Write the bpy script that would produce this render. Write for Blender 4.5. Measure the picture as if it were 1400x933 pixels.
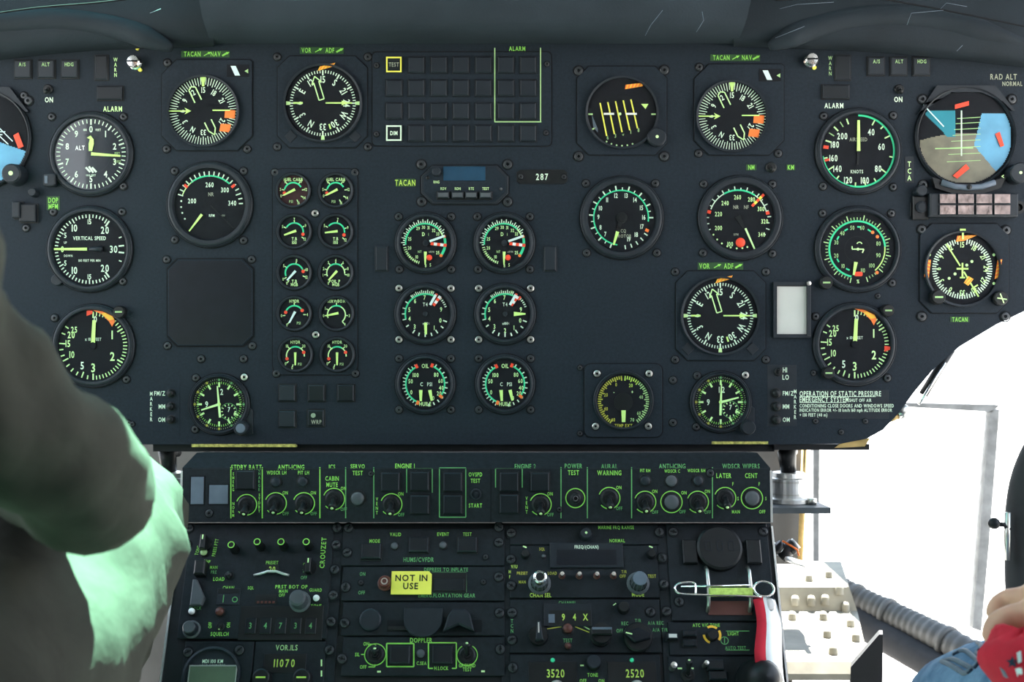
import bpy, bmesh, math, random
from mathutils import Vector, Matrix
random.seed(7)
# ------------------------------------------------------------------ camera, world, sun, exposure
for o in list(bpy.data.objects): bpy.data.objects.remove(o)
scene = bpy.context.scene
COL = scene.collection
K = 0.00075          # metres per photograph pixel on the instrument panel
D = 1.2              # camera to panel
ZC = 0.72            # height of the camera above the cockpit floor
cam_d = bpy.data.cameras.new('camera'); cam = bpy.data.objects.new('camera', cam_d); COL.objects.link(cam)
cam.location = (0, -D, ZC); cam.rotation_euler = (math.pi/2, 0, 0)
cam_d.sensor_fit = 'HORIZONTAL'; cam_d.sensor_width = 36
cam_d.lens = 36*D/(1400*K); cam_d.clip_start = 0.02; cam_d.clip_end = 500
cam_d.dof.use_dof = True; cam_d.dof.focus_distance = D-0.01
cam_d.dof.aperture_fstop = cam_d.lens/4.2
scene.camera = cam
world = bpy.data.worlds.new('sky'); scene.world = world; world.use_nodes = True
wn = world.node_tree.nodes; wl = world.node_tree.links
bg = wn['Background']
sky_tc = wn.new('ShaderNodeTexCoord'); sky_sep = wn.new('ShaderNodeSeparateXYZ'); sky_ramp = wn.new('ShaderNodeValToRGB')
wl.new(sky_tc.outputs['Generated'], sky_sep.inputs[0]); wl.new(sky_sep.outputs['Z'], sky_ramp.inputs[0]); wl.new(sky_ramp.outputs[0], bg.inputs[0])
sky_ramp.color_ramp.elements[0].color = (0.95, 0.98, 1.0, 1); sky_ramp.color_ramp.elements[1].color = (0.42, 0.66, 1.0, 1)
bg.inputs[1].default_value = 6.0
sun_d = bpy.data.lights.new('sun', 'SUN'); sun = bpy.data.objects.new('sun', sun_d); COL.objects.link(sun)
sun_d.energy = 150; sun_d.angle = 0.009; sun_d.color = (1, 0.97, 0.9)
sun.rotation_euler = Vector((0.07, 0.37, 1.0)).to_track_quat('Z', 'Y').to_euler()
sun.location = (2, 3, 6)
vs = scene.view_settings
vs.view_transform = 'Standard'; vs.look = 'None'; vs.exposure = -0.28; vs.gamma = 1; vs.use_curve_mapping = False

# ------------------------------------------------------------------ materials
MATS = {}
def mat(name, col, rough=0.6, metal=0.0, spec=0.3, var=0.12, scale=60, bump=0.0, bscale=600, col2=None, trans=0):
    m = bpy.data.materials.new(name); m.use_nodes = True
    nt = m.node_tree; b = nt.nodes['Principled BSDF']
    tc = nt.nodes.new('ShaderNodeTexCoord'); nz = nt.nodes.new('ShaderNodeTexNoise')
    nz.inputs['Scale'].default_value = scale; nz.inputs['Detail'].default_value = 4
    nt.links.new(tc.outputs['Object'], nz.inputs['Vector'])
    rp = nt.nodes.new('ShaderNodeValToRGB'); nt.links.new(nz.outputs['Fac'], rp.inputs[0])
    c2 = col2 or tuple(c*(1+var) for c in col); c1 = col if col2 else tuple(c*(1-var) for c in col)
    rp.color_ramp.elements[0].color = (*c1, 1); rp.color_ramp.elements[0].position = 0.3
    rp.color_ramp.elements[1].color = (*c2, 1); rp.color_ramp.elements[1].position = 0.7
    nt.links.new(rp.outputs[0], b.inputs['Base Color'])
    b.inputs['Roughness'].default_value = rough; b.inputs['Metallic'].default_value = metal
    b.inputs['Specular IOR Level'].default_value = spec
    if trans: b.inputs['Transmission Weight'].default_value = trans
    if bump:
        n2 = nt.nodes.new('ShaderNodeTexNoise'); n2.inputs['Scale'].default_value = bscale; n2.inputs['Detail'].default_value = 3
        bp = nt.nodes.new('ShaderNodeBump'); bp.inputs['Strength'].default_value = bump; bp.inputs['Distance'].default_value = 0.0008
        nt.links.new(tc.outputs['Object'], n2.inputs['Vector']); nt.links.new(n2.outputs['Fac'], bp.inputs['Height'])
        nt.links.new(bp.outputs[0], b.inputs['Normal'])
    if name in ('suit', 'denim'): bp.inputs['Distance'].default_value = 0.006
    MATS[name] = m; return m
mat('panel', (0.0125, 0.0182, 0.0255), 0.62, 0, 0.14, 0.14, 350, 0.25, 900)
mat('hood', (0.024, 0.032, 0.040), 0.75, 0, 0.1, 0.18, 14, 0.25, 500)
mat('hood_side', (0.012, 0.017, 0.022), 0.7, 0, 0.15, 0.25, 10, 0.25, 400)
mat('console', (0.012, 0.0155, 0.019), 0.55, 0, 0.14, 0.2, 200, 0.2, 900)
mat('console_body', (0.009, 0.010, 0.012), 0.6, 0, 0.25, 0.2, 80)
mat('bezel', (0.0125, 0.0165, 0.0220), 0.5, 0, 0.25, 0.15, 120)
mat('groove', (0.010, 0.011, 0.013), 0.8, 0, 0.1)
mat('dial', (0.009, 0.010, 0.013), 0.7, 0, 0.12)
mat('dial_red_sheen', (0.035, 0.016, 0.018), 0.7, 0, 0.12, 0.3, 60)  # maroon face colour stands in for a reddish sheen
mat('black', (0.008, 0.009, 0.010), 0.45, 0, 0.25)
mat('blackgloss', (0.0085, 0.0105, 0.0150), 0.35, 0, 0.2)
mat('rubber', (0.03, 0.03, 0.032), 0.8, 0, 0.2)
mat('tile', (0.0135, 0.0180, 0.0240), 0.45, 0, 0.25, 0.12, 40)
mat('tile_dark', (0.0075, 0.0100, 0.0130), 0.4, 0, 0.25)
mat('grey_tile', (0.10, 0.125, 0.16), 0.6, 0, 0.3)
mat('grey', (0.065, 0.072, 0.080), 0.5, 0, 0.3)
mat('lume', (0.60, 0.86, 0.38), 0.6, 0, 0.2, 0.08)
mat('lumedim', (0.36, 0.56, 0.24), 0.6, 0, 0.2, 0.1)
mat('needle', (0.58, 0.82, 0.24), 0.5, 0, 0.2, 0.06)
mat('ink', (0.66, 0.80, 0.62), 0.6, 0, 0.2, 0.08)
mat('white', (0.80, 0.80, 0.78), 0.5, 0, 0.3, 0.05)
mat('bluewhite', (0.62, 0.76, 0.74), 0.5, 0, 0.3, 0.05)
mat('dim', (0.30, 0.32, 0.24), 0.6, 0, 0.2)
mat('cg', (0.26, 0.62, 0.10), 0.6, 0, 0.2, 0.12)
mat('cgdim', (0.12, 0.34, 0.12), 0.6, 0, 0.2, 0.15)
mat('cy', (0.45, 0.62, 0.10), 0.6, 0, 0.2, 0.12)
mat('arc', (0.05, 0.62, 0.30), 0.5, 0, 0.2, 0.08)
mat('red', (0.85, 0.07, 0.03), 0.5, 0, 0.3, 0.08)
mat('orange', (0.92, 0.20, 0.04), 0.5, 0, 0.3, 0.08)
mat('amber', (0.92, 0.52, 0.05), 0.5, 0, 0.3, 0.08)
mat('yellow', (0.80, 0.74, 0.10), 0.5, 0, 0.3, 0.05)
mat('yellowdim', (0.42, 0.42, 0.06), 0.6, 0, 0.2, 0.1)
mat('placard', (0.02, 0.06, 0.02), 0.5, 0, 0.3)
mat('screw', (0.035, 0.038, 0.042), 0.4, 0.3, 0.4)
mat('steel', (0.55, 0.54, 0.5), 0.3, 0.9, 0.5, 0.1)
mat('chrome', (0.80, 0.80, 0.78), 0.16, 1.0, 0.5, 0.05)
mat('alu', (0.62, 0.62, 0.60), 0.38, 0.8, 0.5, 0.08)
mat('lcd', (0.012, 0.045, 0.085), 0.25, 0, 0.5)
mat('lcdgreen', (0.09, 0.12, 0.08), 0.3, 0, 0.5)
mat('paper', (0.52, 0.51, 0.48), 0.8, 0, 0.1, 0.05, 30)
mat('ballblue_reflection', (0.10, 0.30, 0.46), 0.5, 0, 0.4, 0.2, 30)
mat('ballteal', (0.01, 0.20, 0.26), 0.5, 0, 0.4, 0.1, 30)
mat('ballbrown_reflection', (0.17, 0.155, 0.11), 0.5, 0, 0.4, 0.3, 40)
mat('caplight', (0.17, 0.125, 0.115), 0.18, 0.55, 0.5, 0.5, 90, 0.6, 120)
mat('yellowlever', (0.42, 0.55, 0.12), 0.6, 0, 0.2, 0.3, 200)
mat('brownred', (0.09, 0.025, 0.018), 0.4, 0, 0.4)
mat('brass', (0.42, 0.40, 0.10), 0.6, 0.0, 0.3, 0.5, 300)
mat('suit', (0.044, 0.045, 0.036), 0.85, 0, 0.1, 0.22, 22, 0.45, 28)
mat('skin', (0.50, 0.27, 0.19), 0.55, 0, 0.3, 0.08, 30)
mat('hair', (0.04, 0.025, 0.015), 0.6, 0, 0.3)
mat('denim', (0.05, 0.10, 0.18), 0.85, 0, 0.1, 0.2, 45, 0.6, 90, col2=(0.16, 0.25, 0.36))
mat('denimdark', (0.02, 0.03, 0.05), 0.85, 0, 0.1)
mat('shirt', (0.35, 0.36, 0.38), 0.85, 0, 0.1)
mat('redcloth', (0.42, 0.02, 0.035), 0.8, 0, 0.1)
mat('bulkhead', (0.085, 0.082, 0.078), 0.7, 0, 0.2, 0.25, 12)
mat('cabin', (0.20, 0.21, 0.22), 0.8, 0, 0.1, 0.15, 5)
mat('floorpaint', (0.16, 0.16, 0.16), 0.8, 0, 0.1, 0.2, 10)
mat('pedal', (0.16, 0.15, 0.12), 0.6, 0, 0.3, 0.25, 25)
mat('hose', (0.06, 0.058, 0.054), 0.55, 0, 0.4, 0.2, 40)
mat('frame', (0.10, 0.105, 0.11), 0.5, 0.2, 0.3, 0.3, 50)
mat('ochre', (0.38, 0.26, 0.10), 0.7, 0, 0.2, 0.3, 60)
mat('concrete', (0.24, 0.235, 0.225), 0.9, 0, 0.1, 0.1, 0.6)
def glassmat(name, tint, ior=1.45, rough=0.02):
    m = bpy.data.materials.new(name); m.use_nodes = True; nt = m.node_tree
    nt.nodes.remove(nt.nodes['Principled BSDF']); out = nt.nodes['Material Output']
    tr = nt.nodes.new('ShaderNodeBsdfTransparent'); gl = nt.nodes.new('ShaderNodeBsdfGlossy'); fr = nt.nodes.new('ShaderNodeFresnel'); mx = nt.nodes.new('ShaderNodeMixShader')
    nz = nt.nodes.new('ShaderNodeTexNoise'); nz.inputs['Scale'].default_value = 25
    mr = nt.nodes.new('ShaderNodeMapRange'); mr.inputs[3].default_value = rough; mr.inputs[4].default_value = rough+0.05
    nt.links.new(nz.outputs['Fac'], mr.inputs[0]); nt.links.new(mr.outputs[0], gl.inputs['Roughness'])
    tr.inputs[0].default_value = (*tint, 1); fr.inputs[0].default_value = ior
    nt.links.new(fr.outputs[0], mx.inputs[0]); nt.links.new(tr.outputs[0], mx.inputs[1]); nt.links.new(gl.outputs[0], mx.inputs[2]); nt.links.new(mx.outputs[0], out.inputs[0])
    MATS[name] = m
def clearmat(name, tint):
    m = bpy.data.materials.new(name); m.use_nodes = True; nt = m.node_tree
    nt.nodes.remove(nt.nodes['Principled BSDF']); tr = nt.nodes.new('ShaderNodeBsdfTransparent'); nz = nt.nodes.new('ShaderNodeTexNoise'); nz.inputs['Scale'].default_value = 30
    rp = nt.nodes.new('ShaderNodeValToRGB'); rp.color_ramp.elements[0].color = (*[c*0.96 for c in tint], 1); rp.color_ramp.elements[1].color = (*tint, 1)
    nt.links.new(nz.outputs['Fac'], rp.inputs[0]); nt.links.new(rp.outputs[0], tr.inputs[0]); nt.links.new(tr.outputs[0], nt.nodes['Material Output'].inputs[0]); MATS[name] = m
clearmat('glass', (0.985, 0.99, 0.99))
glassmat('tinted', (0.66, 1.0, 0.88), 1.3)
mat('dial_shiny', (0.010, 0.013, 0.020), 0.6, 0, 0.2)
_b = MATS['dial_shiny'].node_tree.nodes['Principled BSDF']; _b.inputs['Coat Weight'].default_value = 1; _b.inputs['Coat Roughness'].default_value = 0.04
glassmat('pane', (0.97, 0.98, 0.98), 1.45)

# ------------------------------------------------------------------ glyphs (built-in font, one mesh per character)
GLY = {}
def load_glyphs():
    chars = 'ABCDEFGHIJKLMNOPQRSTUVWXYZ0123456789abcdefghijklmnopqrstuvwxyz./-+()%<>=,:#*'
    obs = []
    for c in chars:
        cu = bpy.data.curves.new('g', 'FONT'); cu.body = c; cu.resolution_u = 2; cu.offset = 0.018
        o = bpy.data.objects.new('g', cu); COL.objects.link(o); obs.append((c, o, cu))
    dg = bpy.context.evaluated_depsgraph_get(); dg.update()
    for c, o, cu in obs:
        me = o.evaluated_get(dg).to_mesh()
        vs_ = [(v.co.x, v.co.y) for v in me.vertices]; fs = [tuple(p.vertices) for p in me.polygons]
        GLY[c] = [vs_, fs]
        o.evaluated_get(dg).to_mesh_clear()
    for c, o, cu in obs:
        bpy.data.objects.remove(o); bpy.data.curves.remove(cu)
    caph = max(v[1] for v in GLY['H'][0])
    for c, (v, f) in GLY.items():
        x0 = min(p[0] for p in v); x1 = max(p[0] for p in v)
        GLY[c] = ([((p[0]-x0)/caph, p[1]/caph) for p in v], f, (x1-x0)/caph)
load_glyphs()

# ------------------------------------------------------------------ mesh builder, coordinates in panel pixels
def R(d): return math.radians(d)
def inset(pts, d):
    n = len(pts); out = []
    for i in range(n):
        p0 = Vector(pts[i-1]); p1 = Vector(pts[i]); p2 = Vector(pts[(i+1) % n])
        a = (p1-p0).normalized(); b = (p2-p1).normalized()
        na = Vector((-a.y, a.x)); nb = Vector((-b.y, b.x)); m = (na+nb)
        if m.length < 1e-6: m = na
        m.normalize(); out.append(tuple(p1+m*(d/max(0.35, m.dot(na)))))
    return out
class MB:
    def __init__(s): s.V = []; s.F = []; s.M = []; s.mats = []; s.S = []
    def mi(s, m):
        if m not in s.mats: s.mats.append(m)
        return s.mats.index(m)
    def add(s, vs, fs, m, smooth=False):
        b = len(s.V); s.V += [tuple(v) for v in vs]; k = s.mi(m)
        for f in fs: s.F.append(tuple(b+i for i in f)); s.M.append(k); s.S.append(smooth)
    def flat(s, pts, w, m): s.add([(p[0], p[1], w) for p in pts], [tuple(range(len(pts)))], m)
    def prism(s, pts, w0, w1, m, ch=0, top=None, bottom=False):
        n = len(pts); vs = [(p[0], p[1], w0) for p in pts]; fs = []
        lay = [(pts, w1-ch)] if ch else []
        lay.append((inset(pts, ch) if ch else pts, w1))
        for pp, w in lay: vs += [(p[0], p[1], w) for p in pp]
        for L in range(len(lay)):
            for i in range(n): j = (i+1) % n; fs.append((L*n+i, L*n+j, (L+1)*n+j, (L+1)*n+i))
        s.add(vs, fs, m)
        s.add([(p[0], p[1], w1) for p in lay[-1][0]], [tuple(range(n))], top or m)
        if bottom: s.add([(p[0], p[1], w0) for p in pts], [tuple(reversed(range(n)))], m)
    def box(s, x0, x1, y0, y1, w0, w1, m, ch=0, top=None, bottom=False):
        s.prism([(x0, y0), (x1, y0), (x1, y1), (x0, y1)], w0, w1, m, ch, top, bottom)
    def cbox(s, cx, cy, wd, ht, w0, w1, m, ch=0, top=None): s.box(cx-wd/2, cx+wd/2, cy-ht/2, cy+ht/2, w0, w1, m, ch, top)
    def frame(s, x0, x1, y0, y1, t, w0, w1, m):
        s.box(x0, x1, y0, y0+t, w0, w1, m); s.box(x0, x1, y1-t, y1, w0, w1, m)
        s.box(x0, x0+t, y0+t, y1-t, w0, w1, m); s.box(x1-t, x1, y0+t, y1-t, w0, w1, m)
    def lathe(s, prof, cx=0, cy=0, seg=24, m='black', smooth=False, flute=0):
        vs = []; fs = []
        for (r, w) in prof:
            for i in range(seg):
                a = 2*math.pi*i/seg; rr = r*(1-flute*(i % 2))
                vs.append((cx+rr*math.cos(a), cy+rr*math.sin(a), w))
        for L in range(len(prof)-1):
            for i in range(seg):
                j = (i+1) % seg; fs.append((L*seg+i, L*seg+j, (L+1)*seg+j, (L+1)*seg+i))
        s.add(vs, fs, m, smooth)
    def disc(s, cx, cy, r, w, m, seg=32): s.flat([(cx+r*math.cos(2*math.pi*i/seg), cy+r*math.sin(2*math.pi*i/seg)) for i in range(seg)], w, m)
    def arc(s, cx, cy, a0, a1, r0, r1, w, m, step=5):
        n = max(2, int(abs(a1-a0)/step)+1); vs = []; fs = []
        for i in range(n+1):
            a = R(a0+(a1-a0)*i/n); vs += [(cx+r0*math.sin(a), cy+r0*math.cos(a), w), (cx+r1*math.sin(a), cy+r1*math.cos(a), w)]
        for i in range(n): fs.append((2*i, 2*i+2, 2*i+3, 2*i+1))
        s.add(vs, fs, m)
    def tick(s, cx, cy, a, r0, r1, wd, w, m, wd1=None):
        a = R(a); d = (math.sin(a), math.cos(a)); n = (d[1], -d[0]); h = wd/2; h1 = (wd if wd1 is None else wd1)/2
        s.add([(cx+d[0]*r0-n[0]*h, cy+d[1]*r0-n[1]*h, w), (cx+d[0]*r0+n[0]*h, cy+d[1]*r0+n[1]*h, w),
               (cx+d[0]*r1+n[0]*h1, cy+d[1]*r1+n[1]*h1, w), (cx+d[0]*r1-n[0]*h1, cy+d[1]*r1-n[1]*h1, w)], [(0, 1, 2, 3)], m)
    def line(s, p, q, wd, w, m):
        d = Vector((q[0]-p[0], q[1]-p[1])); L = d.length
        s.tick(p[0], p[1], math.degrees(math.atan2(d.x, d.y)), 0, L, wd, w, m)
    def ticks(s, cx, cy, a0, a1, n, r0, r1, wd, w, m):
        for i in range(n): s.tick(cx, cy, a0+(a1-a0)*i/max(1, n-1), r0, r1, wd, w, m)
    def needle(s, cx, cy, a, r0, r1, w0, w1, w, m, th=0.8):
        a = R(a); d = Vector((math.sin(a), math.cos(a))); n = Vector((d.y, -d.x)); c = Vector((cx, cy))
        p = [c+d*r0+n*w0/2, c+d*r1+n*w1/2, c+d*r1-n*w1/2, c+d*r0-n*w0/2]
        s.prism([tuple(x) for x in p], w, w+th, m, bottom=True)
    def text(s, t, x, y, h, w, m, rot=0, wf=0.74, align='c', gap=0.2, vertical=False):
        if vertical:
            for i, c in enumerate(t): s.text(c, x, y+(len(t)-1)/2*h*1.35-i*h*1.35, h, w, m, 0, wf)
            return
        tw = sum((GLY[c][2] if c in GLY else 0.35)+gap for c in t)-gap
        ca = math.cos(R(rot)); sa = math.sin(R(rot))
        px = {'c': -tw/2, 'l': 0, 'r': -tw}[align]
        for c in t:
            if c in GLY:
                vs, fs, adv = GLY[c]
                out = []
                for (gx, gy) in vs:
                    lx = (px+gx)*h*wf; ly = (gy-0.5)*h
                    out.append((x+lx*ca+ly*sa, y-lx*sa+ly*ca, w))
                s.add(out, fs, m); px += adv+gap
            else: px += 0.35+gap
    def tube(s, path, r, seg=10, m='black', smooth=True, caps=True):
        P = [Vector(p) for p in path]; n = len(P); vs = []; fs = []
        up = Vector((0, 0, 1)); rs = r if isinstance(r, (list, tuple)) else [r]*n
        prev = None
        for i in range(n):
            t = (P[min(i+1, n-1)]-P[max(i-1, 0)])
            if t.length < 1e-9: t = Vector((0, 0, 1))
            t.normalize()
            if prev is None:
                a = up if abs(t.dot(up)) < 0.9 else Vector((1, 0, 0)); nrm = t.cross(a).normalized()
            else: nrm = (prev-t*prev.dot(t)).normalized()
            prev = nrm; bn = t.cross(nrm)
            for j in range(seg):
                a = 2*math.pi*j/seg; vs.append(tuple(P[i]+nrm*rs[i]*math.cos(a)+bn*rs[i]*math.sin(a)))
        for i in range(n-1):
            for j in range(seg): k = (j+1) % seg; fs.append((i*seg+j, i*seg+k, (i+1)*seg+k, (i+1)*seg+j))
        if caps: fs += [tuple(reversed(range(seg))), tuple((n-1)*seg+j for j in range(seg))]
        s.add(vs, fs, m, smooth)
    def mesh(s, name, scale=K):
        me = bpy.data.meshes.new(name); me.from_pydata([(v[0]*scale, v[1]*scale, v[2]*scale) for v in s.V], [], s.F)
        for m in s.mats: me.materials.append(MATS[m])
        me.polygons.foreach_set('material_index', s.M); me.polygons.foreach_set('use_smooth', s.S); me.update(); return me
    def build(s, name, parent=None, scale=K):
        o = bpy.data.objects.new(name, s.mesh(name, scale)); COL.objects.link(o)
        if parent is not None: o.parent = parent
        return o

def tag(o, label=None, cat=None, group=None, kind=None):
    if label: o['label'] = label
    if cat: o['category'] = cat
    if group: o['group'] = group
    if kind: o['kind'] = kind
    return o

# ------------------------------------------------------------------ planes of the cockpit and things standing on them
CAM = Vector((0, -D, ZC))
def ray(px, py): return Vector(((px-700)*K/D, 1, -(py-466.5)*K/D))
def W(px, py, y): return CAM+ray(px, py)*(D+y)
class Plane:
    def __init__(s, y0, pyref, tilt):
        s.P0 = W(700, pyref, y0); s.t = R(tilt)
        s.n = Vector((0, -math.cos(s.t), math.sin(s.t))); s.v = Vector((0, math.sin(s.t), math.cos(s.t)))
    def hit(s, px, py):
        d = ray(px, py); return CAM+d*((s.P0-CAM).dot(s.n)/d.dot(s.n))
    def uv(s, px, py):
        p = s.hit(px, py)-s.P0; return (p.x/K, p.dot(s.v)/K)
PANEL = Plane(0, 466.5, 0)
STRIP = Plane(-0.035, 712, 4)
PED = Plane(-0.022, 716, 26)
class Thing:
    def __init__(s, name, label, cat, px, py, plane=PANEL, group=None, w=0):
        s.pl = plane; s.o0 = plane.uv(px, py); s.px = px; s.py = py
        o = bpy.data.objects.new(name, None); COL.objects.link(o); s.o = o; o.empty_display_size = 0.01
        o.location = plane.hit(px, py)+plane.n*w*K; o.rotation_euler = (math.pi/2-plane.t, 0, 0)
        tag(o, label, cat, group)
        a = plane.uv(px-1, py); b = plane.uv(px+1, py); c = plane.uv(px, py-1); d = plane.uv(px, py+1)
        s.sx = (b[0]-a[0])/2; s.sy = (c[1]-d[1])/2
        s.pr = MB(); s.w = 0; s.split = False
    def L(s, px, py):
        u = s.pl.uv(px, py); return (u[0]-s.o0[0], u[1]-s.o0[1])
    def part(s, mb, name): return mb.build(name, s.o)
    def text(s, t, px, py, h, m='cg', w=None, **kw):
        x, y = s.L(px, py); hh = h*s.sy; kw.setdefault('wf', 0.70); kw['wf'] *= s.sx/s.sy
        q = MB() if s.split else s.pr; q.text(t, x, y, hh, s.w+0.3 if w is None else w, m, **kw)
        if s.split: s.part(q, 'lettering')
    def line(s, x0, y0, x1, y1, m='cg', wd=1.3, w=None): s.pr.line(s.L(x0, y0), s.L(x1, y1), wd*s.sx, s.w+0.25 if w is None else w, m)
    def rect(s, x0, x1, y0, y1, m='cg', wd=1.6):
        for a in ((x0, y0, x1, y0), (x0, y1, x1, y1), (x0, y0, x0, y1), (x1, y0, x1, y1)): s.line(*a, m=m, wd=wd)
    def ring(s, px, py, r, m='cg', wd=1.4, a0=0, a1=360):
        x, y = s.L(px, py); r *= s.sx; s.pr.arc(x, y, a0, a1, r-wd*s.sx/2, r+wd*s.sx/2, s.w+0.25, m, 10)
    def done(s, name='lettering'):
        if s.pr.V: s.part(s.pr, name)
        return s
# shared small parts
def mk_screw(m, big=1.0, slot=False):
    b = MB()
    b.lathe([(6.4*big, 0), (6.4*big, 0.5), (5.0*big, 0.9)], 0, 0, 14, 'groove')
    b.lathe([(4.7*big, 0.4), (4.7*big, 1.6), (3.9*big, 2.3), (1.9*big, 2.5), (1.6*big, 1.0), (0, 1.0)], 0, 0, 14, m)
    if slot: b.box(-3.8*big, 3.8*big, -0.6*big, 0.6*big, 2.2, 2.7, 'groove')
    else: b.disc(0, 0, 1.7*big, 1.2, 'groove', 8)
    return b.mesh('screw')
SCREW = {'d': mk_screw('screw'), 'c': mk_screw('steel'), 'b': mk_screw('screw', 1.25), 'z': mk_screw('screw', 1.2, True), 's': mk_screw('screw', 0.7), 'zc': mk_screw('steel', 1.4, True)}
def screw(T, px, py, kind='d', w=None, par=None):
    o = bpy.data.objects.new('screw', SCREW[kind]); COL.objects.link(o); o.parent = T.o
    x, y = T.L(px, py); o.location = (x*K, y*K, (T.w if w is None else w)*K); o.rotation_euler = (0, 0, random.uniform(0, 3)); return o
def button(T, px, py, wd, ht, m='tile', w1=4, name='push_button', frame='black', txt=None, tm='cg', th=5):
    b = MB(); x, y = T.L(px, py); wd *= T.sx; ht *= T.sy
    b.cbox(x, y, wd+3, ht+3, T.w, T.w+1.2, frame, 0.4)
    b.box(x-wd/2, x+wd/2, y-ht/2, y+ht/2, T.w+1, T.w+w1, 'bezel', 1.4, m)
    o = T.part(b, name)
    if txt:
        p = MB(); p.text(txt[0], x+txt[1]*T.sx, y-txt[2]*T.sy, th*T.sy, T.w+w1+0.2, tm, wf=0.75*T.sx/T.sy); p.build('lettering', o)
    return o
def knob(T, px, py, r, h, m='black', cap=None, flute=0, base=None, name='knob', dot=None, seg=24, wf=0):
    b = MB(); x, y = T.L(px, py); r *= T.sx; h *= T.sx
    if base: b.lathe([(base*T.sx, T.w), (base*T.sx, T.w+2), (base*T.sx-1.5, T.w+3.2), (r*0.8, T.w+3.2)], x, y, seg, 'grey')
    b.lathe([(r*1.08, T.w), (r, T.w+h*0.5), (r*0.94, T.w+h*0.9)], x, y, seg, m, False, flute)
    b.lathe([(r*0.94, T.w+h*0.9), (r*0.8, T.w+h), (0, T.w+h)], x, y, seg, cap or m)
    if dot: b.disc(x, y, r*0.22, T.w+h+0.15, dot, 10)
    return T.part(b, name)
def toggle(T, px, py, r, down=True, ring='cg', a0=-70, a1=230, tip='lume', ln=22, sgn=None):
    """bat lever in a round boss; printed ring around it"""
    if ring: T.ring(px, py, r, ring, 1.3, a0, a1)
    b = MB(); x, y = T.L(px, py); q = r*T.sx*0.82; w = T.w
    b.lathe([(q, w), (q, w+1.5), (q*0.8, w+2.6), (q*0.45, w+2.6), (q*0.42, w+5), (0, w+5.4)], x, y, 20, 'black')
    dy = (-1 if down else 1)*ln*0.52*T.sx
    p0 = Vector((x, y, w+3)); p1 = Vector((x, y+dy, w+ln*0.75*T.sx))
    b.tube([p0, p0.lerp(p1, 0.3), p0.lerp(p1, 0.85), p1], [q*0.3, q*0.26, q*0.5, q*0.44], 12, 'black')
    d = (p1-p0).normalized()
    b.tube([p1, p1+d*0.5], q*0.18, 8, tip)
    return T.part(b, 'toggle_switch')
def lamp(T, px, py, r, m='grey', h=4, name='indicator_lamp'):
    b = MB(); x, y = T.L(px, py); r *= T.sx; w = T.w
    b.lathe([(r*1.25, w), (r*1.25, w+1), (r, w+1.4), (r*0.98, w+h*0.5)], x, y, 18, 'black')
    b.lathe([(r*0.95, w+h*0.5), (r*0.9, w+h*0.75), (r*0.6, w+h*0.95), (0, w+h)], x, y, 18, m, True)
    return T.part(b, name)
def placard(T, px, py, wd, ht, t, m='cg', th=6, bgm='placard', arrows=()):
    b = MB(); x, y = T.L(px, py); b.cbox(x, y, wd, ht, T.w, T.w+0.6, bgm, 0.2)
    o = T.part(b, 'placard'); p = MB()
    for s_, ox, oy in (t if isinstance(t, list) else [(t, 0, 0)]): p.text(s_, x+ox, y+oy, th, T.w+0.8, m, wf=0.62)
    for ax, fat in arrows:
        p.line((x+ax-4, y-2.5), (x+ax+3, y+1.5), 1.2 if not fat else 2.4, T.w+0.8, m); p.flat([(x+ax+1, y+2.6), (x+ax+3, y-0.8), (x+ax+6, y+2.6)], T.w+0.82, m)
    p.build('lettering', o); return o

# ------------------------------------------------------------------ the setting: cabin shell, nose, ground outside
def wbox(name, x0, x1, y0, y1, z0, z1, m, parent=None):
    b = MB(); b.add([(x0, y0, z0), (x1, y0, z0), (x1, y1, z0), (x0, y1, z0), (x0, y0, z1), (x1, y0, z1), (x1, y1, z1), (x0, y1, z1)],
                    [(0, 3, 2, 1), (4, 5, 6, 7), (0, 1, 5, 4), (1, 2, 6, 5), (2, 3, 7, 6), (3, 0, 4, 7)], m)
    return b.build(name, parent, 1)
def setting(o): o['kind'] = 'structure'; return o
setting(wbox('floor', -0.95, 0.95, -2.2, 0.75, -0.05, 0.0, 'floorpaint'))
setting(wbox('ceiling', -0.95, 0.95, -2.2, -0.30, 1.50, 1.56, 'cabin'))
wbox('ceiling_shade', 0.10, 0.95, -0.30, 0.24, 1.50, 1.56, 'cabin', bpy.data.objects['ceiling'])  # unseen opaque panel, added to keep sun off the right-hand person
setting(wbox('window_2', -0.95, 0.10, -0.30, 0.30, 1.52, 1.526, 'tinted'))
setting(wbox('wall_back', -0.95, 0.95, -2.25, -2.2, -0.05, 1.56, 'cabin'))
for sd, sx in (('left', -1), ('right', 1)):
    wl_ = setting(wbox('wall_'+sd, min(sx*0.95, sx*1.0), max(sx*0.95, sx*1.0), -2.2, 0.1 if sx < 0 else -0.35, -0.05, 0.62, 'cabin'))
    wbox('wall_panel', min(sx*0.95, sx*1.0), max(sx*0.95, sx*1.0), -2.2, -1.55, 0.62, 1.56, 'cabin', wl_)
    wbox('window_header', min(sx*0.95, sx*1.0), max(sx*0.95, sx*1.0), -1.55, -0.30, 1.42, 1.56, 'cabin', wl_)
nb = setting(wbox('wall_front', -0.95, (1050-700)*K*1.62/1.2, 0.42, 0.45, 0.0, 0.60, 'bulkhead'))
wbox('wall_panel', (1050-700)*K*1.62/1.2, (1098-700)*K*1.62/1.2, 0.42, 0.45, 0.72-(772-466.5)*K*1.62/1.2, 0.60, 'bulkhead', nb)
g = setting(wbox('ground', -60, 60, -40, 80, -0.95, -0.9, 'concrete'))

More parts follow.
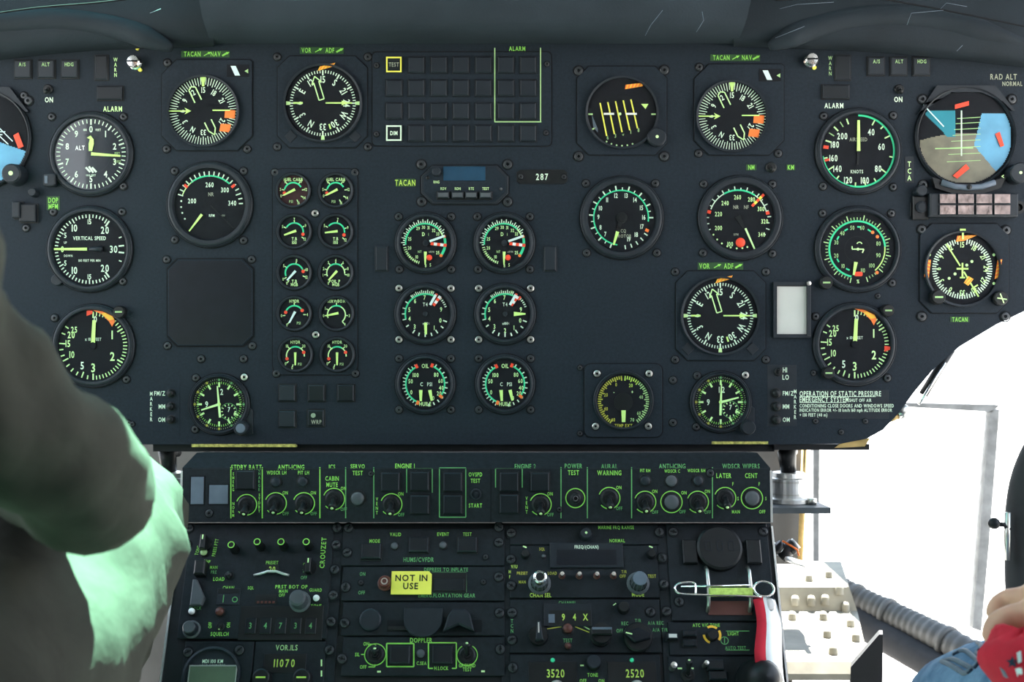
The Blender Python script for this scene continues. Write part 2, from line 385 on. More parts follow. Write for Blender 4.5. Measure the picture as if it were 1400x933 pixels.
# ------------------------------------------------------------------ instrument panel plate, with loose buttons, placards and lamps
P = Thing('instrument_panel', 'dark blue-grey instrument panel plate carrying the round flight gauges', 'instrument panel', 700, 466.5); P.split = True
PLATE = [(-170, 50), (-170, 608), (1080, 608), (1150, 607), (1185, 600), (1207, 588), (1228, 566), (1250, 536), (1276, 505), (1312, 474), (1362, 444), (1404, 424), (1470, 396), (1560, 360), (1560, 50)]
b = MB(); b.prism([P.L(*p) for p in PLATE], -10, 0, 'panel', 0, None, True); P.part(b, 'plate')
b = MB(); b.box(*[P.L(262, 0)[0], P.L(405, 0)[0], P.L(0, 611.5)[1], P.L(0, 607.5)[1]], -8, 0.6, 'brass'); P.part(b, 'chipped_edge')
b = MB(); b.box(*[P.L(973, 0)[0], P.L(1050, 0)[0], P.L(0, 607.5)[1], P.L(0, 604)[1]], -2, 0.6, 'brass'); P.part(b, 'chipped_edge')
b = MB(); b.prism([P.L(*q) for q in [(1142, 613), (1183, 611), (1190, 600), (1150, 606.5)]], -9, -2, 'ochre'); P.part(b, 'edge_strip')
b = MB(); b.box(*[P.L(1060, 0)[0], P.L(1190, 0)[0], P.L(0, 616)[1], P.L(0, 608)[1]], -60, -4, 'black'); P.part(b, 'lower_rail')
b = MB(); b.box(*[P.L(205, 0)[0], P.L(1062, 0)[0], P.L(0, 619)[1], P.L(0, 608)[1]], -60, -14, 'console_body'); P.part(b, 'lower_rail')
# left and right warning groups
for (x, y), t in zip(((32, 95), (64, 95), (96, 95)), ('A/S', 'ALT', 'HDG')): button(P, x, y, 22, 24, 'tile', 4, txt=(t, 0, -6), tm='lumedim', th=5)
for (x, y), t in zip(((1197, 91), (1228, 91), (1259, 91)), ('A/S', 'ALT', 'HDG')): button(P, x, y, 22, 24, 'tile', 4, txt=(t, 0, -6), tm='lumedim', th=5)
button(P, 139, 93, 17, 33, 'tile_dark', 3); button(P, 1152, 93, 20, 33, 'tile_dark', 3)
button(P, 151, 128, 34, 18, 'tile_dark', 5, 'indicator_lamp'); button(P, 1142, 126, 36, 18, 'tile_dark', 5, 'indicator_lamp')
P.text('WARN', 158, 92, 5.2, 'lume', vertical=True); P.text('WARN', 1135, 90, 5.2, 'lumedim', vertical=True)
P.text('ALARM', 154, 149, 7, 'lume'); P.text('ALARM', 1140, 144.5, 7, 'ink')
P.text('ON', 67, 136.5, 7, 'ink'); P.text('ON', 1228, 136, 7, 'ink')
toggle(P, 66, 122, 8, True, None, ln=12, tip='black'); toggle(P, 1229, 122, 8, True, None, ln=12, tip='black')
def valve(px, py):
    x, y = P.L(px, py); b = MB()
    b.lathe([(9, 0), (9, 3), (7, 4), (7, 9), (8.6, 10), (9, 13), (7.5, 15), (0, 15.5)], x, y, 18, 'chrome'); b.box(x-7, x+7, y-1, y+1, 15, 16.2, 'groove')
    b.lathe([(2.2, 0), (2.2, 2), (0, 2.4)], x+2, y+20, 10, 'yellow'); b.lathe([(2.6, 0), (2.6, 3), (0, 3)], x+6, y-9, 10, 'yellow')
    P.part(b, 'lamp_socket')
valve(186, 87); valve(1107, 84)
# placards
placard(P, 281, 74, 66, 9, [('TACAN', -18, 0), ('NAV', 14, 0)], 'cg', 6.5, arrows=((2, 0), (27, 1)))
placard(P, 440, 69, 60, 9, [('VOR', -21, 0), ('ADF', 11, 0)], 'cg', 6.5, arrows=((-5, 0), (24, 1)))
placard(P, 1005, 79, 68, 9, [('TACAN', -19, 0), ('NAV', 16, 0)], 'cg', 6.5, arrows=((0, 0), (28, 1)))
placard(P, 985, 364, 62, 10, [('VOR', -22, 0), ('ADF', 11, 0)], 'cg', 7, arrows=((-5, 0), (24, 1)))
placard(P, 554, 250, 26, 11, 'TACAN', 'cy', 8); placard(P, 1312, 437, 26, 7.5, 'TACAN', 'cg', 6)
placard(P, 73, 278, 18, 19, [('DOP', 0, 4), ('MEM', 0, -4.5)], 'cg', 7)
placard(P, 1027, 229, 14, 8, 'NM', 'cg', 6.5); placard(P, 1081, 229, 12, 8, 'KM', 'cg', 6.5)
x, y = P.L(1243, 232); b = MB(); b.cbox(x, y, 12, 36, 0, 0.6, 'bezel', 0.2); o = P.part(b, 'placard'); p = MB(); p.text('TCA', x, y-2, 7, 0.8, 'lume', vertical=True); p.build('lettering', o)
toggle(P, 1054, 229, 9, True, None, ln=10, tip='black')
P.text('RAD ALT', 1372, 105, 7.5, 'dim'); P.text('NORMAL', 1384, 114.5, 6, 'dim')
# 287 plate
b = MB(); x, y = P.L(741, 242); b.prism([(x-30, y-10), (x+30, y-10), (x+35, y-6), (x+35, y+6), (x+30, y+10), (x-30, y+10), (x-35, y+6), (x-35, y-6)], 0, 1.2, 'bezel', 0.4, 'black')
o = P.part(b, 'number_plate'); p = MB(); p.text('287', x, y, 8.5, 1.5, 'ink', gap=0.3); p.build('lettering', o)
screw(P, 712, 242, 's', 1.2); screw(P, 771, 242, 's', 1.2)
# blank covers and button field below the small gauges
for px in (522, 752): button(P, px, 354, 16, 33, 'tile', 4, 'blank_cover', 'bezel')
for px, py in ((393, 537.5), (433, 537.5), (473, 537.5), (393, 573)): button(P, px, py, 22, 22, 'tile_dark' if px != 393 else 'tile', 4.5)
o = button(P, 432, 572, 22, 22, 'tile_dark', 3); p = MB(); x, y = P.L(432, 572); p.text('WRP', x+1, y-5, 5.5, 3.3, 'dim'); p.lathe([(3.2, 3), (3.2, 5), (1.8, 5), (1.6, 3.4), (0, 3.4)], x-3, y+4, 12, 'steel'); p.build('lettering', o)
# marker lamp strips
x, y = P.L(224, 556); b = MB(); b.cbox(x+3, y, 38, 88, 0, 0.4, 'panel', 0.2); P.part(b, 'marker_plate')
P.w = 0.4
for py, t in ((538, 'FM/Z'), (556, 'MM'), (574, 'OM')):
    lamp(P, 234, py, 5, 'black', 7, 'marker_lamp'); P.text(t, 226, py, 6, 'ink', align='r', wf=0.7)
    lamp(P, 1061, py, 6, 'black', 7, 'marker_lamp'); P.text(t, 1070, py, 6, 'ink', align='l', wf=0.7)
x, y = P.L(1069, 541); b = MB(); b.cbox(x, y, 40, 84, 0, 0.4, 'bezel', 0.2); P.part(b, 'marker_plate')
P.text('MARKER', 207, 556, 5.2, 'ink', vertical=True); P.text('MARKER', 1087, 553, 5.2, 'ink', vertical=True)
toggle(P, 1064, 509, 7, False, None, ln=10, tip='black'); P.text('HI', 1073, 506, 6.5, 'ink'); P.text('LO', 1074, 516, 6.5, 'ink')
P.w = 0
# static pressure placard
b = MB(); x, y = P.L(1153, 553); b.cbox(x, y, 124, 40, 0, 0.5, 'bezel', 0.2); o = P.part(b, 'placard'); p = MB()
for t, dy, h, wf_ in (('OPERATION OF STATIC PRESSURE', 14.5, 7, 0.62), ('EMERGENCY SYSTEM', 6.5, 7, 0.62), ('CONDITIONING CLOSE DOORS AND WINDOWS SPEED', -2, 4.6, 0.68), ('INDICATION ERROR +/- 10 km/h 160 mph ALTITUDE ERROR', -8, 4.4, 0.66), ('+ 130 FEET (40 m)', -14.5, 4.4, 0.68)):
    p.text(t, x-60, y+dy, h, 0.7, 'ink', wf=wf_, align='l')
p.text('SHUT OFF AIR', x+8, y+5.5, 4.4, 0.7, 'ink', align='l', wf=0.66)
p.line((x-60, y+10.4), (x+44, y+10.4), 0.7, 0.7, 'ink'); p.line((x-60, y+2.4), (x+4, y+2.4), 0.7, 0.7, 'ink'); p.build('lettering', o)
# loose controls at the far left and right
knob(P, 24, 240, 14, 22, 'bezel', 'bezel', 0, dot='lume'); knob(P, 48, 264, 6, 12, 'bezel'); button(P, 40, 292, 22, 24, 'tile_dark', 8, 'rocker_switch'); button(P, 26, 288, 10, 22, 'bezel', 12, 'rocker_switch')
knob(P, 1256, 262, 8, 14, 'bezel'); button(P, 1256, 287, 20, 16, 'black', 6, 'bracket')
for px, py in ((176, 578), (1112, 510), (1150, 591), (1183, 576), (1115, 576), (181, 580), (1200, 405)): screw(P, px, py, 's')
for px, py in ((920, 520), (920, 578), (275, 491), (333, 491), (36, 312), (33, 131)): screw(P, px, py)
P.done()

# ------------------------------------------------------------------ gauges
SQ = lambda d: [(-d, d), (d, d), (-d, -d), (d, -d)]
class Gauge(Thing):
    """root empty, bezel or flange, dial, glass, screws; tick_marks, numerals and needles are added by the caller"""
    def __init__(s, label, cx, cy, Rr, r, scr=(), cat='gauge', group=None, name='round_gauge', flange=None, kind='d', fl=('bezel', 4), lip=None, dm='dial', base=0, hgt=8, cen=(0, 0), gm='glass'):
        super().__init__(name, label, cat, cx, cy, PANEL, group, base)
        s.tk = MB(); s.nm = MB(); s.f = 1.6; s.r = r; c = cen
        if flange:
            b = MB(); b.prism(flange, 0, 2.4, 'panel', 0.7); s.part(b, 'flange')
            b = MB(); b.prism(inset(flange, -1.3), 0, 0.5, 'groove'); s.part(b, 'gasket')
            base = 2.4
        z = 2.4 if flange else 0; s.f += z
        b = MB()
        if not flange: b.lathe([(Rr+1.4, 0), (Rr+1.4, 0.5), (Rr, 0.5)], *c, 44, 'groove')
        b.lathe([(Rr, z), (Rr, z+hgt*0.45), (Rr-1.2, z+hgt*0.62), (Rr-2, z+hgt*0.55), (Rr-3, z+hgt*0.7), (max(r+1.6, Rr-5), z+hgt*0.8), (r+0.8, z+hgt*0.75), (r, z+hgt*0.45), (r-0.8, s.f)], *c, 44, 'bezel')
        s.part(b, 'bezel')
        b = MB(); b.disc(*c, r+0.2, s.f, dm, 40); s.part(b, 'dial')
        b = MB(); b.disc(*c, r+0.1, z+hgt*0.52, gm, 40); s.part(b, 'glass')
        for q in scr: s.scr(*q, kind)
    def scr(s, dx, dy, kind='d'):
        o = bpy.data.objects.new('screw', SCREW[kind]); COL.objects.link(o); o.parent = s.o; o.location = (dx*K, dy*K, (2.4 if False else 0)*K); o.rotation_euler = (0, 0, random.uniform(0, 3))
    def num(s, items, r, h, m='lume', cx=0, cy=0, turn=False, wf=0.8):
        for a, t in items: s.nm.text(t, cx+r*math.sin(R(a)), cy+r*math.cos(R(a)), h, s.f+0.25, m, rot=a if turn else 0, wf=wf)
    def txt(s, t, x, y, h, m='ink', **kw): s.nm.text(t, x, y, h, s.f+0.25, m, **kw)
    def ndl(s, a, r0, r1, w0, w1, m='needle', cx=0, cy=0, lift=1.2, name='needle'):
        b = MB(); b.needle(cx, cy, a, r0, r1, w0, w1, s.f+lift, m, 0.5); return s.part(b, name)
    def hub(s, r, m='bezel', cx=0, cy=0):
        b = MB(); b.lathe([(r, s.f), (r, s.f+1.9), (r*0.6, s.f+2.3), (0, s.f+2.3)], cx, cy, 14, m); s.part(b, 'hub')
    def flag(s, pts, m='orange', stripes=0, m2='yellow', lift=0.7, name='warning_flag'):
        b = MB(); b.prism(pts, s.f+0.2, s.f+lift, m, bottom=True)
        if stripes:
            A, B_, C, E = [Vector(q) for q in pts[:4]]
            for i in range(stripes):
                t0 = (i+0.25)/stripes; t1 = (i+0.6)/stripes
                b.flat([tuple(A.lerp(B_, t0)), tuple(A.lerp(B_, t1)), tuple(E.lerp(C, min(1, t1+0.2/stripes))), tuple(E.lerp(C, min(1, t0+0.2/stripes)))], s.f+lift+0.1, m2)
        return s.part(b, name)
    def corner_knob(s, dx, dy, r, h=9, m='bezel', cap=None, mark=None):
        b = MB(); b.lathe([(r, 0), (r, h*0.8), (r*0.85, h), (0, h)], dx, dy, 20, m)
        if cap: b.lathe([(r*0.65, h), (r*0.6, h+0.8), (0, h+0.9)], dx, dy, 16, cap)
        if mark: b.cbox(dx, dy, r*1.1, r*0.25, h, h+0.3, mark)
        return s.part(b, 'adjusting_knob')
    def done(s):
        if s.tk.V: s.part(s.tk, 'tick_marks')
        if s.nm.V: s.part(s.nm, 'numerals')
        return s
def octo(x0, x1, y0, y1, c): return [(x0+c, y0), (x1-c, y0), (x1, y0+c), (x1, y1-c), (x1-c, y1), (x0+c, y1), (x0, y1-c), (x0, y0+c)]
def rrect(x0, x1, y0, y1, r, n=5):
    out = []
    for cx, cy, a0 in ((x1-r, y0+r, -90), (x1-r, y1-r, 0), (x0+r, y1-r, 90), (x0+r, y0+r, 180)):
        for i in range(n): a = R(a0+90*i/(n-1)); out.append((cx+r*math.cos(a), cy+r*math.sin(a)))
    return out

# altimeter
G = Gauge('altimeter with striped patch and needles at zero and three o\'clock, under a dark alarm lamp', 125, 211, 58, 50, [(-54, 51), (44, 51), (44, -44)], 'altimeter', dm='dial_shiny')
w = G.f+0.2
for i in range(50): G.tk.tick(0, 0, i*7.2, 42 if i % 5 else 40, 47.5, 1.3 if i % 5 else 2, w, 'ink')
G.num([(i*36, str(i)) for i in range(10)], 34, 8.5, 'ink')
G.txt('ALT', -15, 8.5, 6, 'white'); G.txt('100', -8, 33, 3, 'ink'); G.txt('FEET', 10, 33, 3, 'ink'); G.txt('1000 FEET', 0, -29, 2.6, 'ink'); G.txt('FEET', 36, 1, 3, 'lumedim'); G.txt('PRESS', 36, -10, 3, 'lumedim')
for i in range(3): G.nm.line((-5+i*4.2-2, -17-abs(i-1)*1.2), (-5+i*4.2+4, -25.5+abs(i-1)*0.8), 2.6, w, 'ink')
G.nm.arc(0, 0, -20, 170, 26.5, 27.1, w, 'bezel')
b = MB(); b.prism([(-2.5, 4), (2, 4), (4.5, 14), (4, 20), (0, 25), (-5, 22), (-1, 20), (-2.5, 14)], G.f+1.2, G.f+1.8, 'needle', bottom=True); G.part(b, 'short_needle')
G.ndl(94, 1, 41, 4.4, 2.4, lift=2, name='long_needle')
b = MB(); b.prism(rrect(-63, -46, -45, -27, 4), 0, 10, 'bezel', 1.5); b.box(-60, -56, -41, -31, 10, 10.6, 'grey_tile'); G.part(b, 'adjusting_knob'); G.done()
# vertical speed
G = Gauge('vertical speed dial with its single needle lying level to the left', 123, 341, 59, 51, [(-50, 51), (44, 51), (45, -44)], 'vertical speed indicator')
w = G.f+0.2
for sg in (1, -1):
    for i in range(21):
        a = 270+sg*(i*6.0); G.tk.tick(0, 0, a, 43 if i % 5 else 41, 47.5, 1.5, w, 'ink')
    for a in (sg*35,): G.tk.tick(0, 0, 90-sg*55, 38, 47, 2.2, w, 'ink')
    G.tk.tick(0, 0, 90-sg*6, 40, 47.5, 2, w, 'ink'); G.tk.tick(0, 0, 90-sg*21, 43, 47, 1.6, w, 'ink')
    G.num([(270+sg*57, '10'), (270+sg*90, '15')], 38, 0.01); G.txt('10', -20.5, sg*29, 9.5, 'ink'); G.txt('15', 0, sg*37.5, 6.5, 'ink'); G.txt('20', 21, sg*26, 9.5, 'ink'); G.txt('5', -33, sg*19, 7, 'ink')
G.txt('30', 33, 0, 9.5, 'ink'); G.txt('0', -37, 0, 8, 'lume'); G.txt('VERTICAL SPEED', 0, 15, 5, 'ink', wf=0.72); G.txt('100 FEET PER MIN', 0, -15.5, 3.2, 'ink', wf=0.75); G.txt('UP', -33, 9, 3, 'ink'); G.txt('DOWN', -29, -9, 3, 'ink')
G.ndl(270, 3, 48, 4, 2.6); b = MB(); b.tube([(0, 0, G.f+1.5), (18, 0, G.f+1.5)], [2.2, 4.2], 10, 'bezel'); G.part(b, 'counterweight')
G.corner_knob(-44, -42, 8, 4); G.done()
# radio altimeters
def radalt(cx, cy, label, bug, pos):
    G = Gauge(label, cx, cy, 57, 49, [(-53, 38), (45, -46)], 'radio altimeter', name='radio_altimeter'); w = G.f+0.2
    for i in range(31):
        a = i*6; M = i % 10 == 0; G.tk.tick(0, 0, a, 38 if M else 41, 46.5, 2 if M else 1.4, w, 'lume')
    for i, a in enumerate((190, 200, 210, 221, 232, 243, 252, 263, 274, 292, 305)): G.tk.tick(0, 0, a, 38 if i in (1, 5, 8) else 41, 46.5, 1.7, w, 'lume')
    G.num([(60, '1'), (119, '2'), (180, '3')], 30, 11.5); G.txt('0', 3, 36, 9); G.txt('5', -15, -27, 10)
    for t, x_, y_, h in (('10', -29, -12, 9), ('15', -34.5, 3, 9), ('20', -30, 15, 9), ('25', -26, 22, 8)): G.txt(t, x_, y_, h, 'lume', wf=0.7)
    G.txt('x 100 FEET', 0, 9, 4, 'ink')
    pts = [(-1, 50), (10, 48), (28, 38), (30, 31), (25, 27)] ; b = MB()
    b.prism([(0, 48.4), (0, 49), (14, 46.6), (27, 40.2), (30, 34), (26, 26), (22, 33), (12, 43)][::-1], G.f+0.3, G.f+0.9, 'orange', bottom=True)
    b.flat([(11, 44), (22, 35), (29, 36), (26, 40), (16, 45)][::-1], G.f+1.0, 'amber'); G.part(b, 'warning_flag')
    G.ndl(3, 4, 35, 5.4, 4.6); G.hub(5, 'dial')
    a = R(bug); bx, by = 45*math.sin(a), 45*math.cos(a); b = MB(); b.prism([(bx-4, by-4), (bx+4, by-1), (bx+4, by+3), (bx-4, by+4)], G.f+0.4, G.f+1, 'red', bottom=True); G.part(b, 'bug')
    for dx, dy in pos: G.corner_knob(dx, dy, 8.5, 12, 'black', mark='lumedim')
    G.done()
radalt(128, 473, 'radio altimeter with red bug beside its zero, partly hidden by the dark sleeve', -6, [(38, 46)])
radalt(1168, 471, 'radio altimeter with red bug at three o\'clock, beside the blank paper card', 98, [(43, 46), (-38, -39)])
# RMIs with the small octagonal flange and orange flags
def rmi_a(cx, cy, label, fx):
    G = Gauge(label, cx, cy, 49, 47.5, [(fx[0]+7, fx[3]-4), (fx[0]+6, fx[2]+2), (fx[1]-7, fx[2]+2)], 'compass indicator', flange=[(fx[0]+20, fx[2]), (fx[1]-20, fx[2]), (fx[1], fx[2]+20), (fx[1], fx[3]-3), (fx[1]-3, fx[3]), (fx[0]+20, fx[3]), (fx[0], fx[3]-20), (fx[0], fx[2]+20)], name='radio_magnetic_indicator', hgt=7.5); w = G.f+0.2
    for i in range(72): G.tk.tick(0, 0, i*5, 36.5 if i % 2 else 34.5, 46, 1.0, w, 'ink')
    G.num([((n-15)*10 % 360, {36: 'N'}.get(n, str(n))) for n in (3, 6, 9, 12, 15, 18, 21, 27, 33, 36)], 29, 7.5, 'ink', turn=True, wf=0.72)
    b = MB(); b.prism([(-4, 47), (-1.6, 38), (-1.6, 34), (1.6, 34), (1.6, 38), (4, 47)], G.f+0.5, G.f+1.1, 'needle', bottom=True); G.part(b, 'lubber_mark')
    b = MB(); b2 = MB(); u = G.f+1.3
    for s_ in (-1, 1):
        c, sn = math.cos(R(-26)), math.sin(R(-26))
        rot = lambda x, y: (x*c+y*sn, -x*sn+y*c)
        b.line(rot(s_*5, 15), rot(s_*5, 34), 1.6, u, 'lume'); b2.line(rot(s_*5, -15), rot(s_*5, -28), 1.6, u, 'lume')
    b.line(rot(-5, 34), rot(0, 37), 1.6, u, 'lume'); b.line(rot(5, 34), rot(0, 37), 1.6, u, 'lume'); b2.line(rot(-5, -28), rot(0, -36), 1.6, u, 'lume'); b2.line(rot(5, -28), rot(0, -36), 1.6, u, 'lume'); G.part(b, 'double_needle'); G.part(b2, 'needle_tail')
    b = MB(); b.line((13, 1), (37, 1), 1.7, u+0.5, 'needle'); b.line((-47, 0), (-20, 0), 1.7, u+0.5, 'needle'); b.flat([(-16, 0), (-25, 4.5), (-22, 0), (-25, -4.5)], u+0.55, 'needle'); G.part(b, 'single_needle')
    G.flag([(29, -9), (43, -10), (44, 1), (30, 2)], 'orange'); G.flag([(22, -27), (36, -29), (38, -18), (24, -17)], 'orange')
    b = MB(); x0 = fx[1]-34; y0 = fx[3]-24; b.box(x0, x0+30, y0, y0+17, 2.4, 2.9, 'dial'); b.prism([(x0+11, y0+2), (x0+18, y0+2), (x0+12, y0+15), (x0+5, y0+15)], 2.9, 3.6, 'bluewhite'); b.flat([(x0+24, y0+8), (x0+29, y0+5), (x0+29, y0+11)], 3.1, 'lumedim'); G.part(b, 'drum_window'); G.done()
rmi_a(279, 153, 'compass dial with two orange flags above the 200 to 340 rotor dial', (-57, 66, -53, 71))
rmi_a(1000, 160, 'compass dial with two orange flags above the NM and KM tags', (-51, 71, -52, 72))
def rmi_b(cx, cy, label, fx):
    G = Gauge(label, cx, cy, 54, 52, [(fx[0]-1, fx[3]-1), (fx[1]+1, fx[3]-1), (fx[0]-1, fx[2]+1), (fx[1]+1, fx[2]+1)], 'compass indicator', flange=octo(*fx, 16), name='radio_magnetic_indicator', hgt=7.5); w = G.f+0.2
    for i in range(72):
        M = i % 6 == 0; G.tk.tick(0, 0, i*5, 38 if M else 41, 45, 1.9 if M else 1.2, w, 'ink')
    G.num([((n-15)*10 % 360, {36: 'N', 9: 'E', 18: 'S', 27: 'W'}.get(n, str(n))) for n in range(3, 37, 3)], 32.5, 9, 'ink', turn=True, wf=0.72)
    for a in (90, 180, 270): G.tk.tick(0, 0, a, 44, 50, 4, w, 'lume', 5)
    b = MB(); u = G.f+1.2; c, sn = math.cos(R(-17)), math.sin(R(-17)); rot = lambda x, y: (x*c+y*sn, -x*sn+y*c)
    pts = [rot(*q) for q in [(-3.6, 5), (3.6, 5), (3.6, 30), (7, 28), (0, 38), (-7, 28), (-3.6, 30)]]
    for i in range(7): b.line(pts[i], pts[(i+1) % 7], 1.5, u, 'lume')
    G.part(b, 'double_needle'); b = MB(); b.line(rot(0, -30), rot(0, -37), 2.2, u, 'needle'); G.part(b, 'needle_tail')
    b = MB(); b.line((4, 0), (40, 0), 1.9, u+0.5, 'needle'); b.flat([(26, 3.2), (26, -3.2), (38, 0)], u+0.55, 'needle'); b.line((-40, 0), (-27, 0), 2.4, u+0.5, 'needle'); G.part(b, 'single_needle')
    G.flag([(-7, 44), (14, 50), (17, 55), (-4, 50)], 'amber', 4, 'orange')
    for sx_ in (-1, 1):
        b = MB(); X = sx_*44; Y = -45; b.prism([(X-9, Y), (X, Y-9), (X+9, Y), (X, Y+9)], 2.4, 3.4, 'bezel', 0.6); G.part(b, 'index_plate')
    G.done()
rmi_b(442, 142, 'lettered compass dial beside the grid of blank caption tiles', (-62, 60, -60, 65))
rmi_b(984, 432, 'lettered compass dial below the NR and NF dial', (-60, 62, -61, 61))
# rotor rpm, left
G = Gauge('half-scale rotor rpm dial, 200 to 340, above the blank square cover', 287, 280, 59, 49, [(-48, 46), (46, 46), (-48, -48), (46, -49)], 'tachometer'); w = G.f+0.2
for i in range(19): a = -72+i*8.9; G.tk.tick(0, 0, a, 40 if i % 4 else 38, 45.5, 1.6, w, 'ink')
G.tk.arc(0, 0, -72, -40, 38.5, 39.8, w, 'lume'); G.tk.arc(0, 0, -40, 44, 38.2, 40.2, w, 'arc')
for a in (-52, 52): G.tk.tick(0, 0, a, 38, 44, 3.6, w+0.05, 'red')
for a in (-83, -95, -107, -120): G.tk.disc(39*math.sin(R(a)), 39*math.cos(R(a)), 1.3, w, 'ink', 8)
for t, x_, y_ in (('200', -24, 5), ('260', 0, 27), ('300', 21, 20), ('340', 31, 2)): G.txt(t, x_, y_, 6.5, 'ink', wf=0.7)
G.txt('NR', 2, 14, 5, 'dim'); G.txt('RPM', 3, -15, 3.6, 'ink'); G.txt('x100', 18, -15, 2.6, 'dim'); G.ndl(217, 17, 46, 3.6, 1.6); b = MB(); b.needle(0, 0, 135, 2, 46, 1.5, 1, G.f+0.8, 'black', 0.3); G.part(b, 'limit_pointer'); G.done()
# blank cover
T = Thing('blank_cover', 'blank dark octagonal cover plate below the 200 to 340 rotor dial', 'cover plate', 288, 414)
b = MB(); b.prism(octo(-60, 60, -61, 61, 14), 0, 0.6, 'groove'); b.prism(octo(-58, 58, -59, 59, 14), 0.4, 2.6, 'panel', 0.8); b.prism(octo(-56, 56, -57, 57, 13), 2.6, 2.9, 'blackgloss'); T.part(b, 'plate')
for q in ((228, 355), (344, 355), (229, 473), (345, 473)): screw(T, *q)
T.done()
# clocks
def clock(cx, cy, label, knb, kcap, dk):
    G = Gauge(label, cx, cy, 42, 37, (), 'clock', name='cockpit_clock', dm='dial'); w = G.f+0.2
    for i in range(60): G.tk.tick(0, 0, i*6, 28, 31, 0.8, w, 'cg')
    for i in range(12):
        G.tk.tick(0, 0, i*30, 23.5, 30, 2.6, w, 'lume'); G.tk.tick(0, 0, i*30, 32, 35, 3, w, 'yellowdim' if i > 5 else 'cgdim')
    for i in range(72): G.tk.tick(0, 0, i*5, 33, 34.6, 0.6, w, 'dim')
    G.txt('2', 3.5, 17, 8); G.txt('1', -2, 17, 8); G.txt('9', -17, 0, 8)
    for i in range(12): G.tk.tick(13, -10, i*30, 8, 10.5, 1.3, w+0.02, 'lume')
    G.tk.arc(13, -10, 0, 360, 11, 11.6, w, 'cgdim'); G.txt('7', 13.5, -7, 6.5)
    G.ndl(dk[0], 0, 25, 3, 1.6, 'lume', name='minute_hand'); G.ndl(dk[0]+180, 0, 18, 3, 3, 'lume', name='hand_tail'); G.ndl(dk[1], 0, 25, 3.4, 1.8, 'lume', lift=2, name='hour_hand'); G.hub(2.4, 'needle')
    b = MB(); b.prism([(14, -36), (36, -44), (46, -40), (46, -8), (40, -4)], 0, 2, 'bezel', 0.5); G.part(b, 'lug')
    G.corner_knob(*knb, 10, 14, 'bezel', kcap)
    for q, k_ in (((-32, 36), 'd'), ((34, 37), 'c'), ((-33, -34), 'd')): G.scr(*q, k_)
    G.done()
clock(300, 553, 'cockpit clock with green hands and a bright winder, beside the marker lamps', (32, -32), 'grey_tile', (-5, 252))
clock(985, 550, 'cockpit clock with green hands and a dark winder, beside the outside temperature dial', (36, -34), None, (2, 75))
# ten small gauges in their sub-panel
T = Thing('small_gauge_plate', 'rounded upright plate framing ten small engine gauges in two columns', 'gauge plate', 431, 372)
b = MB(); b.prism(rrect(-59, 59, -142, 142, 14), 0, 0.5, 'groove'); b.prism(rrect(-57.6, 57.6, -140.6, 140.6, 13), 0.3, 1.6, 'panel', 0.5); T.part(b, 'plate'); T.w = 1.6
for q in ((376, 236), (485, 236), (378, 511), (486, 511)): screw(T, *q, 'd', 0)
for q in ((431, 292), (432, 458)): screw(T, *q, 'c', 1.4)
T.done()
SG = [  # (x, y, label, title rows, title y, arc from..to, red spots, numerals [(angle, text)], needle angle, coloured)
 (401.5, 261, 'small fuel pressure gauge with reddish sheen painted into its face in the top row', [('FUEL CARB', 15)], 'PSI', (-75, 60), [-100], [(-110, '0'), (-80, '5'), (-38, '8'), (35, '10'), (80, '12'), (120, '14'), (155, '16')], 243),
 (459.5, 261, 'small fuel pressure gauge with plain black face in the top row', [('FUEL CARB', 15)], 'PSI', (-75, 60), [-100], [(-110, '0'), (-80, '5'), (-38, '8'), (35, '10'), (80, '12'), (120, '14'), (155, '16')], 243),
 (403, 317, 'small gauge with red spot at three o\'clock, below the reddish fuel pressure gauge', [('T.B', -10), ('100', -15)], None, (-60, 95), [105], [(-65, '5'), (0, '7'), (60, '9'), (125, '12')], 250),
 (459.3, 317, 'small gauge with near-level needle and red spot, below the clear fuel pressure gauge', [('T.B', -10), ('100', -15)], None, (-50, 95), [110], [(-60, '5'), (10, '7'), (70, '9'), (130, '12')], 263),
 (403, 373, 'small gauge with red spot, slanting needle and a five mark scale, in the third row', [('T.B', -12), ('MGB', -16.5)], None, (-110, 70), [80], [(-120, '0'), (-55, '5'), (10, '8'), (75, '10'), (110, '12'), (215, '0')], 222),
 (459.5, 373, 'small oil pressure gauge with yellow arc ends and no red spot, third row', [('OIL P', -12), ('MGB', -16.5)], None, (-40, 40), [], [(-100, '1'), (-70, '2'), (-35, '3'), (0, '4'), (35, '6'), (70, '8'), (100, '10'), (215, '0')], 222),
 (403, 429, 'small hydraulic gauge with red spots at both ends of its arc, fourth row', [('HYDR', 17)], 'PSI', (-65, 55), [-75, 62], [(-95, '0'), (0, '2'), (90, '4'), (215, '0')], 208),
 (460.5, 429, 'small servo gauge with long pale arc and level needle, fourth row', [('SERV BOX', 17)], None, (-30, 30), [], [(-95, '0'), (-60, '1'), (0, '2'), (95, '3'), (140, '4')], 258),
 (404.5, 485, 'small hydraulic gauge with upright needle, bottom row below the twin red spots', [('HYDR', 17)], 'PSI', (-30, 30), [-110, 68], [(-130, '0'), (-40, '10'), (40, '20'), (195, '0')], 180),
 (461.5, 485, 'small hydraulic gauge with upright needle, bottom row below the servo gauge', [('HYDR', 17)], 'PSI', (-30, 30), [-110, 68], [(-130, '0'), (-40, '10'), (40, '20'), (195, '0')], 180)]
